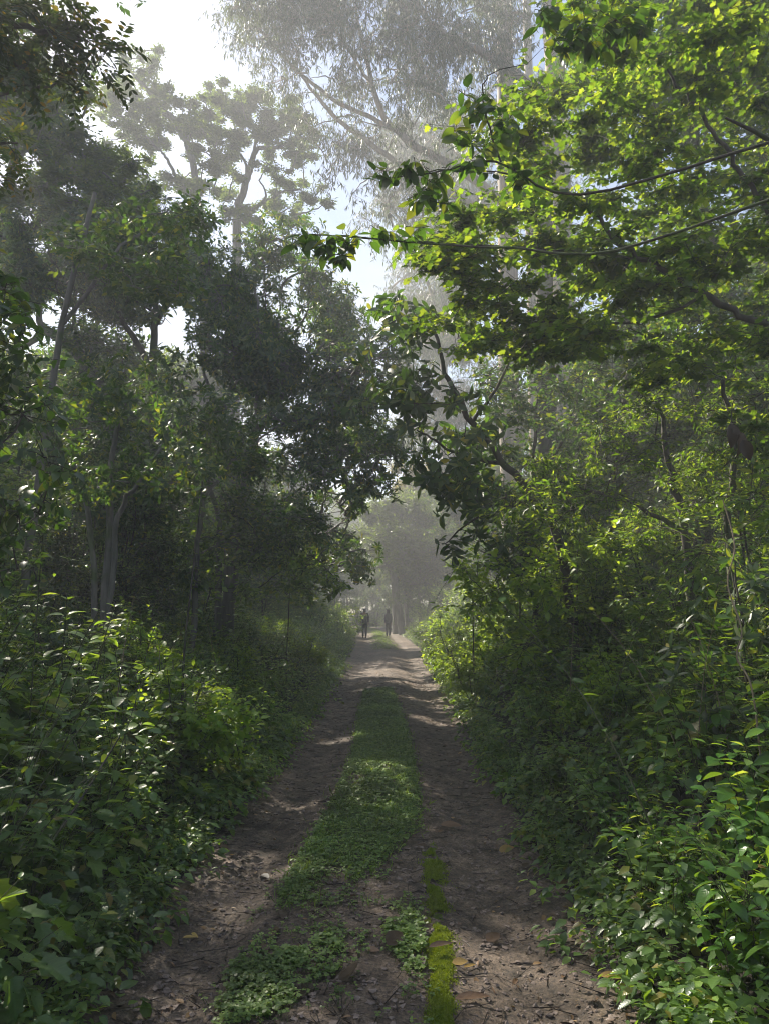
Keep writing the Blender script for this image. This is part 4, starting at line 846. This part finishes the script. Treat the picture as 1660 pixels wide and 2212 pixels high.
make_tree('leafy_tree', 'leafy tree hiding the foot of the straight trunks right of the track', 'tree',
    [([base(1150, 15), P(1155, 1150, 15), P(1150, 980, 15), P(1160, 860, 15)], .07, .02), (PL(15, (1152, 1050), (1220, 940), (1260, 860)), .04, .015)],
    fill([(1050, 800), (1130, 740), (1280, 740), (1340, 900), (1290, 1060), (1080, 1090)], 56, (13, 17.5), (.35, .65)), 42, spr(.12, 7, .3), 'leathery', 'bark', .018, twig=(.006, .003))
make_tree('dense_tree', 'tall leafy tree behind the lobed leaves at the upper right', 'tree',
    [([base(1560, 15), P(1560, 900, 15), P(1540, 600, 15), P(1500, 300, 15), P(1460, 60, 15)], .16, .05)],
    fill([(1260, -60), (1760, -60), (1760, 560), (1500, 560), (1300, 420), (1220, 200)], 40, (13, 17), (.7, 1.2)), 40, spr(.16, 7, .4, L_ov2), 'leathery', 'bark', .03, twig=(.007, .003))

# beyond the two people
make_tree('arching_tree', 'misty grey green tree with an arching bough at the far end of the track', 'tree',
    [([base(856, 52), P(853, 1280, 52), P(848, 1240, 52), P(830, 1200, 52), P(820, 1150, 52)], .3, .14), (PL(52, (850, 1250), (880, 1245), (905, 1265), (930, 1300)), .12, .06), (PL(51, (900, 1262), (860, 1226), (810, 1226), (780, 1235)), .12, .05), ([base(880, 53), P(872, 1270, 53), P(868, 1230, 53)], .16, .08)],
    fill([(800, 1090), (880, 1070), (950, 1100), (980, 1190), (930, 1240), (800, 1230), (770, 1160)], 34, (49, 56), (1.0, 1.7)), 34, spr(.28, 6, .7, L_q), 'feather', 'greybark', .06, twig=(.015, .006))
make_tree('golden_tree', 'small golden leaved tree glowing in the mist above the far end of the track', 'tree',
    [([base(880, 66), P(880, 1200, 66), P(882, 1080, 66), P(885, 1030, 66)], .22, .06)],
    fill([(850, 1010), (890, 995), (925, 1010), (920, 1050), (890, 1070), (855, 1060)], 9, (65, 68), (.8, 1.3)), 34, spr(.30, 6, .7, L_q), 'gold', 'greybark', .05, twig=(.015, .006))
make_tree('far_trunk_tree', 'dim leaning tree in the mist beside the long haired walker', 'tree',
    [([base(868, 50), P(862, 1320, 50), P(854, 1270, 50), P(846, 1225, 50)], .26, .15)],
    fill([(840, 1180), (960, 1170), (990, 1260), (930, 1290), (880, 1230)], 12, (49, 53), (.8, 1.3)), 30, spr(.26, 6, .6, L_q), 'feather', 'greybark', .05, twig=(.012, .006))

# trees of the forest behind, in the mist
def forest_geo(h, rw, seed):
    cl = []
    for k in range(26):
        a = rng.random()*2*PI; q = rng.random()**.5; zt = rng.uniform(.28, .97); cl.append((math.cos(a)*rw*q*(1.15-zt*.5), math.sin(a)*rw*q*(1.15-zt*.5), h*zt, rw*.34, rw*.34, h*.075))
    return [([np.array([0, 0, -.3]), np.array([.1, .1, h*.3]), np.array([-.1, .2, h*.6]), np.array([.1, 0, h*.9])], .02*h, .05)], cl
ft = []
for h, rw, lf, sz in ((11, 3.2, 'leathery', .24), (14, 3.6, 'feather', .28), (9, 3.0, 'leathery', .22)):
    ln, cl = forest_geo(h, rw, 0); sv = SHAFTS[:]; SHAFTS.clear()
    ft.append(make_tree('forest_tree', 'x', 'tree', ln, cl, 30, spr(sz, 7, .6, L_q), lf, 'greybark', .06, twig=(.014, .006))); SHAFTS.extend(sv)
cnt = 0
for (x, y, s, k) in ((-9, 24, .9, 0), (-12, 18, .9, 2), (-13, 29, 1.0, 0), (-7.5, 33, .9, 2), (-10, 40, 1.0, 1), (-16, 36, 1.0, 0), (-6.5, 43, .8, 2), (-8, 52, .9, 0), (-14, 48, 1.1, 1), (-20, 26, 1.0, 0), (-22, 44, 1.1, 1), (-12, 60, 1.0, 0), (-9, 70, 1.0, 1), (-20, 66, 1.1, 0),
                     (6.5, 27, .8, 2), (9, 34, .9, 0), (6, 40, .8, 2), (12, 26, .9, 0), (5.5, 48, .8, 0), (10, 46, 1.0, 1), (4, 60, .9, 2), (8, 58, 1.0, 0), (14, 40, 1.1, 1), (18, 33, 1.1, 0), (1.5, 72, .9, 0), (6, 76, 1.0, 1), (-3, 84, 1.0, 0), (12, 68, 1.1, 1), (18, 54, 1.2, 0), (11, 19, .8, 2), (26, 44, 1.2, 0), (24, 60, 1.2, 1), (-28, 56, 1.2, 1), (4, 92, 1.1, 1), (-14, 88, 1.1, 0), (.8, 57, .7, 2), (3.2, 53, .75, 0), (-1, 100, 1.2, 0), (-6, 108, 1.2, 1), (-11, 98, 1.2, 0), (2.5, 106, 1.2, 0), (-7.5, 62, .9, 2), (-6.5, 74, 1.0, 0), (1, 84, 1.0, 2), (6, 66, 1.1, 0), (-3.4, 92, .9, 2), (-.8, 72, .8, 2), (-5.2, 84, 1.0, 0), (-2.6, 112, 1.3, 0), (2.4, 50, .6, 2)):
    sn = 'left' if x < xc(y) else 'right'; dz_ = 'first rank' if y < 36 else 'middle rank' if y < 60 else 'farthest rank'
    place(ft[k], x, y, f"{['bushy dark', 'tall feathery', 'low rounded'][k]} tree in the mist, {dz_} of the forest {sn} of the track", f'forest trees on the {sn} of the track', s)
for k in range(30):
    y = rng.uniform(30, 80); sd = rng.choice([-1, 1]); x = float(xc(y))+sd*(float(hw(y))+rng.uniform(.8, 5)); sn = 'left' if sd < 0 else 'right'
    place(shrubs[rng.integers(3)], x, y, f'misty shrub along the {sn} edge of the track near and beyond the two people', f'misty far shrubs on the {sn}', rng.uniform(.8, 1.6))

ut = []
for h, rw, lf, sz, tm in ((5.5, 1.7, 'leathery', .13, L_lan2), (6.5, 1.9, 'leathery', .14, L_ov2), (4.2, 1.6, 'herb', .12, L_ov2)):
    cl = []
    for k in range(34):
        a = rng.random()*2*PI; q = rng.random()**.5; zt = rng.uniform(.10, .97); rr = rw*rng.uniform(.22, .4); cl.append((math.cos(a)*rw*q*(1.15-zt*.4), math.sin(a)*rw*q*(1.15-zt*.4), h*zt, rr, rr, rr*.8))
    sv = SHAFTS[:]; SHAFTS.clear()
    ln = [([np.array([0, 0, -.2]), np.array([.1, .1, h*.3]), np.array([-.1, .15, h*.6]), np.array([.1, 0, h*.9])], .06, .02), ([np.array([0, 0, .1]), np.array([.4, .2, h*.35]), np.array([.8, .4, h*.7])], .04, .015), ([np.array([0, 0, .1]), np.array([-.5, -.2, h*.35]), np.array([-.8, -.3, h*.6])], .04, .015)]
    ut.append(make_tree('understory_tree', 'x', 'tree', ln, cl, 30, spr(sz, 7, .4, tm), lf, 'bark', .02, twig=(.007, .003))); SHAFTS.extend(sv)
def lane(y, off, side): return float(xc(y))+side*(float(hw(y))+off)
for side in (-1, 1):
    sn = 'left' if side < 0 else 'right'
    for k in range(44 if side < 0 else 34):
        y = rng.uniform(11, 44) if k > 11 else rng.uniform(7.5, 13); off = rng.uniform(3.0, 12) if y > 16 else rng.uniform(3.2, 8)
        x = lane(y, off, side); s = rng.uniform(.4, .65) if y < 13 else rng.uniform(.6, 1.0) if off < 5 else rng.uniform(.8, 1.25)
        if not keep_mask(np.array([[x, y, float(gz(x, y))+2.5*s]]))[0]: continue
        k_ = rng.integers(3); z_ = 'nearer' if y < 20 else 'middle' if y < 32 else 'farther'
        place(ut[k_], x, y, f"low {['narrow leaved', 'broad leaved', 'bright leaved'][k_]} understorey tree, {z_} part of the thicket {sn} of the track", f'understorey trees {sn} of the track', s)
for k in range(26):
    side = rng.choice([-1, 1]); y = rng.uniform(26, 95); x = side*rng.uniform(14, 42); sn = 'left' if side < 0 else 'right'; k_ = int(rng.integers(3)); dz_ = 'first rank' if y < 36 else 'middle rank' if y < 60 else 'farthest rank'
    place(ft[k_], x, y, f"{['bushy dark', 'tall feathery', 'low rounded'][k_]} tree in the mist, {dz_} of the forest {sn} of the track", f'forest trees on the {sn} of the track', rng.uniform(.9, 1.3))
def canopy(label, bx, lo, hi, n, dens):  # added trees, mostly out of view, whose crowns shade track, bank and haze
    cl = [(*(np.array(lo)+(np.array(hi)-np.array(lo))*rng.random(3)), .8, .8, .45) for _ in range(n)]
    b = np.array([bx[0], bx[1], float(gz(*bx))-.1]); m_ = (np.array(lo)+np.array(hi))/2
    make_tree('added_shade_tree', label, 'tree', [([b, b+[0, 0, 3], (b+m_)/2+[0, 0, 1.5], m_+[0, 0, 1.5]], .2, .06)], cl, dens*1.3, spr(.15, 6, .18, L_q), 'leathery', 'greybark', .04, twig=(.006, .003))
canopy('unseen shade tree added just left of the view beside the near track', (-6.6, 7.5), (-9, 5.5, 5), (-4.9, 8.5, 11), 34, 10)
canopy('unseen shade tree added left of the view a few steps up the track', (-8.2, 11), (-11, 9, 5.2), (-6.0, 11.5, 12), 36, 10)
canopy('very tall unseen shade tree added over the near track from the left', (-7.4, 10), (-7.5, 9.3, 11.8), (-3.8, 12, 14.5), 30, 10)
canopy('broad tree added for shade in the left thicket behind the rounded tree', (-6.5, 26), (-9.5, 23, 2.5), (-4.2, 31, 9.5), 70, 18)
canopy('long tree crown added for shade left of the far track', (-7.5, 38), (-10, 31, 3), (-3.8, 46, 11), 110, 16)
canopy('towering unseen tree added left of the view, shading the near right bank', (-10.8, 16), (-14, 13.5, 13), (-8.1, 20.5, 17.5), 90, 13)
canopy('unseen shade tree added left of the view behind the low herbs', (-9.5, 14.5), (-13, 12.5, 6), (-7.6, 15.5, 12.5), 36, 10)
for x, y, k in ((-9, -8, 1), (8, -10, 0)):
    place(ft[k], x, y, 'leafy tree beside the track behind the viewpoint', 'trees behind the viewpoint', .9)

for x, y, k, s in ((-4.2, 64, 1, 1.0), (-3.6, 70, 0, 1.1), (-2.8, 78, 1, 1.2), (-1.2, 88, 0, 1.3), (-5.4, 58, 2, .9), (.6, 64, 2, .9), (1.6, 60, 0, .9), (-5.0, 52, 0, .7), (2.8, 47.5, 2, .6)):
    place(ut[k], x, y, f"misty {['narrow leaved', 'broad leaved', 'bright leaved'][k]} understorey tree beyond the two people at the end of the track", 'misty understorey trees beyond the people', s)
make_tree('thicket_tree', 'low leafy thicket under the rounded tree along the left of the track', 'tree',
    [([base(420, 15), P(425, 1230, 15), P(430, 1140, 15)], .016, .008), ([base(200, 14), P(205, 1200, 14), P(220, 1100, 14)], .016, .008), ([base(620, 17), P(625, 1240, 17), P(600, 1200, 17)], .014, .006), ([base(50, 13), P(60, 1200, 13), P(80, 1080, 13)], .016, .008)],
    fill([(-20, 1020), (120, 1050), (300, 1090), (450, 1090), (620, 1130), (740, 1180), (750, 1290), (500, 1290), (200, 1270), (-20, 1240)], 130, (12.5, 18), (.28, .55)), 40, spr(.13, 7, .3), 'herb', 'bark', .014, twig=(.005, .002))
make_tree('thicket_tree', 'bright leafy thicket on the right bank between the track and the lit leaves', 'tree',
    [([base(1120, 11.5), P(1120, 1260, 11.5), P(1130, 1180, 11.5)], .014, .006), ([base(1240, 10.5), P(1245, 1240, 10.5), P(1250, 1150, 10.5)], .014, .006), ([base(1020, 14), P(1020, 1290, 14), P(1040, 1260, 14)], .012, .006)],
    fill([(990, 1230), (1080, 1160), (1200, 1110), (1340, 1130), (1360, 1300), (1240, 1400), (1100, 1410), (1010, 1340)], 90, (9.5, 13.5), (.24, .45)), 30, spr(.12, 7, .28), 'lime', 'bark', .012, twig=(.004, .002))  # brighter lime leaf stands in for sun on the self-shaded thicket

# ------------------------------------------------------------------ thin stems, hanging dead leaf
def stem_thing(name, label, cat, pts, r0, r1, mat, leaves=0, size=.09):
    p = smooth_line(pts, 6); b = p[0]; r = thing(name, label, cat, b); mb = MB(); tube(mb, p, np.linspace(r0, r1, len(p)), 6); mb.build('stem', M[mat], r, origin=b)
    if leaves:
        fo = MB(); k = rng.integers(len(p)//3, len(p), leaves); T = p[k]; D = rng.normal(size=(leaves, 3))*[1, 1, .3]; inst(fo, L_ov, D, np.array([0, 0, 1.0])+rng.normal(size=(leaves, 3))*.3, T, size*rng.uniform(.6, 1.2, leaves)); fo.build('foliage', M['herb'], r, origin=b)
    return r
def gpt(px, py, d):
    p = P(px, py, d); p[2] = float(gz(p[0], p[1])); return p
stem_thing('sapling', 'thin straight dark sapling stem rising out of the left undergrowth', 'sapling', [gpt(395, 1500, 6.5), P(398, 1420, 6.5), P(412, 1280, 6.5), P(430, 1120, 6.6), P(438, 1040, 6.6)], .012, .005, 'bark', 10)
stem_thing('sapling', 'leaning bare brown sapling stem at the lower left', 'sapling', [gpt(60, 1900, 3.7), P(90, 1860, 3.8), P(180, 1720, 4.1), P(260, 1590, 4.4)], .011, .004, 'bark', 9)
stem_thing('vine', 'twisted pale vine hanging down the right edge above the glossy plants', 'vine', [P(1560, 1080, 4.6), P(1585, 1180, 4.5), P(1570, 1260, 4.5), P(1600, 1360, 4.4), P(1590, 1420, 4.4), P(1625, 1500, 4.3), gpt(1640, 1560, 4.3)][::-1], .006, .004, 'drystem', 5, .06)
for k in range(16):
    sd = -1 if k < 9 else 1; sn = 'left' if sd < 0 else 'right'; y = rng.uniform(3.4, 9); x = float(xc(y))+sd*(float(hw(y))+rng.uniform(.5, 2.2)); b = np.array([x, y, float(gz(x, y))-.02]); hh = rng.uniform(.8, 1.9); ln = rng.normal(size=2)*.3*hh
    stem_thing('bare_stem', f'thin leaning stem poking out of the herbs on the {sn} bank', 'stem', [b, b+[ln[0]*.25, ln[1]*.25, hh*.4], b+[ln[0]*.6, ln[1]*.6, hh*.75], b+[ln[0], ln[1], hh]], rng.uniform(.003, .007), .002, 'drystem' if k % 2 else 'stem', int(rng.integers(4, 12)), .08)['group'] = f'thin stems on the {sn} bank'
dl = thing('hanging_dead_leaf', 'shrivelled dark brown dead leaf cluster hanging from a twig at the right edge', 'dead leaf', P(1588, 860, 5.5)); b = P(1588, 860, 5.5)
mb = MB(); tube(mb, smooth_line([P(1640, 850, 5.6), P(1588, 860, 5.5), P(1578, 900, 5.5), P(1580, 935, 5.5)], 5), .004, 5); mb.build('twig', M['bark'], dl, origin=b)
mb = MB(); T = np.array([P(1576, 915, 5.5), P(1590, 930, 5.5), P(1602, 950, 5.5)]); inst(mb, leaf(6, .55, .7, .2, ripple=.06), np.array([[.05, 0, -1], [.15, .1, -1], [.3, 0, -.9]]), np.array([[0, -1, .2], [.5, -1, 0], [-.4, -1, 0]]), T, [.19, .2, .17], rnd=np.array([.1, .25, .05])); mb.build('leaf', M['dead'], dl, origin=b)

# ------------------------------------------------------------------ two people walking away
def skin(name, V, E, R, mat, parent, root=0, sub=2):
    me = bpy.data.meshes.new(name); me.from_pydata([tuple(v) for v in V], E, []); me.update(); o = bpy.data.objects.new(name, me); COL.objects.link(o); o.parent = parent
    o.modifiers.new('skin', 'SKIN')
    for k, r in enumerate(R):
        sv = me.skin_vertices[0].data[k]; sv.radius = r if isinstance(r, tuple) else (r, r); sv.use_root = (k == root)
    o.modifiers['skin'].use_smooth_shade = True; ms = o.modifiers.new('smooth', 'SUBSURF'); ms.levels = sub; ms.render_levels = sub
    me.materials.append(mat); return o
M['skin'] = plain_mat('skin', (.16, .09, .06), .6, .1); M['black'] = plain_mat('black_cloth', (.012, .012, .013), .85); M['navy'] = plain_mat('navy_cloth', (.012, .014, .022), .85)
M['hair'] = plain_mat('hair', (.006, .005, .005), .5); M['white'] = plain_mat('pale_shoe', (.5, .48, .45), .6, .1); M['darkshoe'] = plain_mat('dark_shoe', (.02, .018, .016), .6)
def person(label, loc, rz, H, woman):
    r = thing('person', label, 'person', loc, rz, 'two people walking away up the track'); k = H/1.75; sh = .165 if woman else .195; st = .16
    hip = .085
    J = dict(pel=(0, 0, .93), sp=(0, .01, 1.15), ch=(0, 0, 1.36), nk=(0, .01, 1.50), hd=(0, .02, 1.60), tp=(0, .02, 1.70), ls=(-sh, 0, 1.42), le=(-sh-.035, -.02, 1.14), lw=(-sh-.03, .06, .90), lh=(-sh-.025, .09, .80), rs=(sh, 0, 1.42), re=(sh+.03, -.06, 1.15), rw=(sh+.03, -.05, .90), rh=(sh+.025, -.04, .80),
             lp=(-hip, 0, .90), lk=(-hip-.01, st*.55, .50), la=(-hip, st*.55, .09), lt=(-hip, st*.55+.16, .04), rp=(hip, 0, .90), rk=(hip, -st*.2, .50), ra=(hip, -st*1.1, .12), rt=(hip, -st*.85+.1, .035))
    names = list(J); V = [np.array(J[n])*k for n in names]; ix = {n: i for i, n in enumerate(names)}
    E = [(ix[a], ix[b]) for a, b in (('pel', 'sp'), ('sp', 'ch'), ('ch', 'nk'), ('nk', 'hd'), ('hd', 'tp'), ('ch', 'ls'), ('ls', 'le'), ('le', 'lw'), ('lw', 'lh'), ('ch', 'rs'), ('rs', 're'), ('re', 'rw'), ('rw', 'rh'), ('pel', 'lp'), ('lp', 'lk'), ('lk', 'la'), ('la', 'lt'), ('pel', 'rp'), ('rp', 'rk'), ('rk', 'ra'), ('ra', 'rt'))]
    RR = dict(pel=(.13, .10), sp=(.12, .09), ch=(.14, .10), nk=.055, hd=.085, tp=.07, ls=.06, le=.043, lw=.03, lh=.035, rs=.06, re=.043, rw=.03, rh=.035, lp=.085, lk=.055, la=.04, lt=.04, rp=.085, rk=.055, ra=.04, rt=.04)
    skin('body', V, E, [RR[n] for n in names], M['skin'], r, ix['pel'])
    for s, wr, hn in ((-1, 'lw', 'lh'), (1, 'rw', 'rh')):      # five fingers on each hand, rooted in the palm
        w0 = np.array(J[hn])*k; Vf = [w0]; Ef = []; Rf = [.03]
        for f in range(4):
            o_ = w0+np.array([0, (f-1.5)*.02, -.025]); Vf += [o_, o_+np.array([-s*.008, 0, -.04]), o_+np.array([-s*.022, 0, -.07-.008*(f in (1, 2))])]; n0 = len(Vf); Ef += [(0, n0-3), (n0-3, n0-2), (n0-2, n0-1)]; Rf += [.011, .0095, .008]
        Vf += [w0+np.array([-s*.01, .035, 0]), w0+np.array([-s*.02, .055, -.035])]; n0 = len(Vf); Ef += [(0, n0-2), (n0-2, n0-1)]; Rf += [.013, .01]
        skin('hand', Vf, Ef, Rf, M['skin'], r, 0, 1)
    jl = .80 if woman else .86
    Jc = dict(hem=(0, 0, jl), w=(0, .01, 1.10), ch=(0, 0, 1.36), col=(0, .005, 1.48), ls=J['ls'], le=J['le'], lw=(-sh-.03, .055, .92), rs=J['rs'], re=J['re'], rw=(sh+.03, -.05, .92)); nn = list(Jc); jx = {n: i for i, n in enumerate(nn)}
    skin('jacket', [np.array(Jc[n])*k for n in nn], [(jx[a], jx[b]) for a, b in (('hem', 'w'), ('w', 'ch'), ('ch', 'col'), ('ch', 'ls'), ('ls', 'le'), ('le', 'lw'), ('ch', 'rs'), ('rs', 're'), ('re', 'rw'))], [(.19, .13) if woman else (.175, .125), (.165, .12), (.175, .125), .075, .082, .06, .05, .082, .06, .05], M['black'], r, 1)
    Jt = ('pel', 'lp', 'lk', 'la', 'rp', 'rk', 'ra'); jx = {n: i for i, n in enumerate(Jt)}
    skin('trousers', [np.array(J[n])*k for n in Jt], [(jx[a], jx[b]) for a, b in (('pel', 'lp'), ('lp', 'lk'), ('lk', 'la'), ('pel', 'rp'), ('rp', 'rk'), ('rk', 'ra'))], [(.145, .115), .10, .072, .06, .10, .072, .06], M['navy'], r, 0)
    for a, t in (('la', 'lt'), ('ra', 'rt')): skin('shoe', [np.array(J[a])*k-[0, .03, .03], np.array(J[a])*k+[0, .03, -.045], np.array(J[t])*k], [(0, 1), (1, 2)], [.05, .052, .042], M['white'] if woman else M['darkshoe'], r, 0, 1)
    hd = np.array(J['hd'])*k
    if woman: skin('hair', [hd+[0, .0, .13], hd+[0, -.01, .085], hd+[0, -.03, .02], hd+[0, -.07, -.10], hd+[0, -.08, -.24]], [(0, 1), (1, 2), (2, 3), (3, 4)], [.035, .08, .105, .10, .07], M['hair'], r, 2)
    else: skin('hair', [hd+[0, .01, .13], hd+[0, .005, .10], hd+[0, -.015, .045], hd+[0, -.035, -.02], hd+[0, -.04, -.06]], [(0, 1), (1, 2), (2, 3), (3, 4)], [.035, .072, .094, .078, .05], M['hair'], r, 2)
    for s in (-1, 1): skin('ear', [hd+[s*.083, 0, .02], hd+[s*.09, -.01, -.015]], [(0, 1)], [.018, .014], M['skin'], r, 0, 1)
    skin('nose', [hd+[0, .09, .02], hd+[0, .112, -.02]], [(0, 1)], [.012, .018], M['skin'], r, 0, 1)
    return r
d1 = 45.0; pp = P(787, 1371, d1); x1 = pp[0]; z1 = float(track_z(x1, d1))
person('short haired person in dark jacket and trousers walking away, the left one', (x1, d1, z1), rad(3), 1.76, False)
d2 = 45.5; pp = P(838, 1369, d2); x2 = pp[0]
person('long haired person in long dark jacket and pale shoes walking away', (x2, d2, float(track_z(x2, d2))), rad(-4), 1.68, True)
print('TRIS', sum(len(o.data.polygons) for o in scene.objects if o.type == 'MESH'), 'UNIQUE', sum(len(m.polygons) for m in bpy.data.meshes))
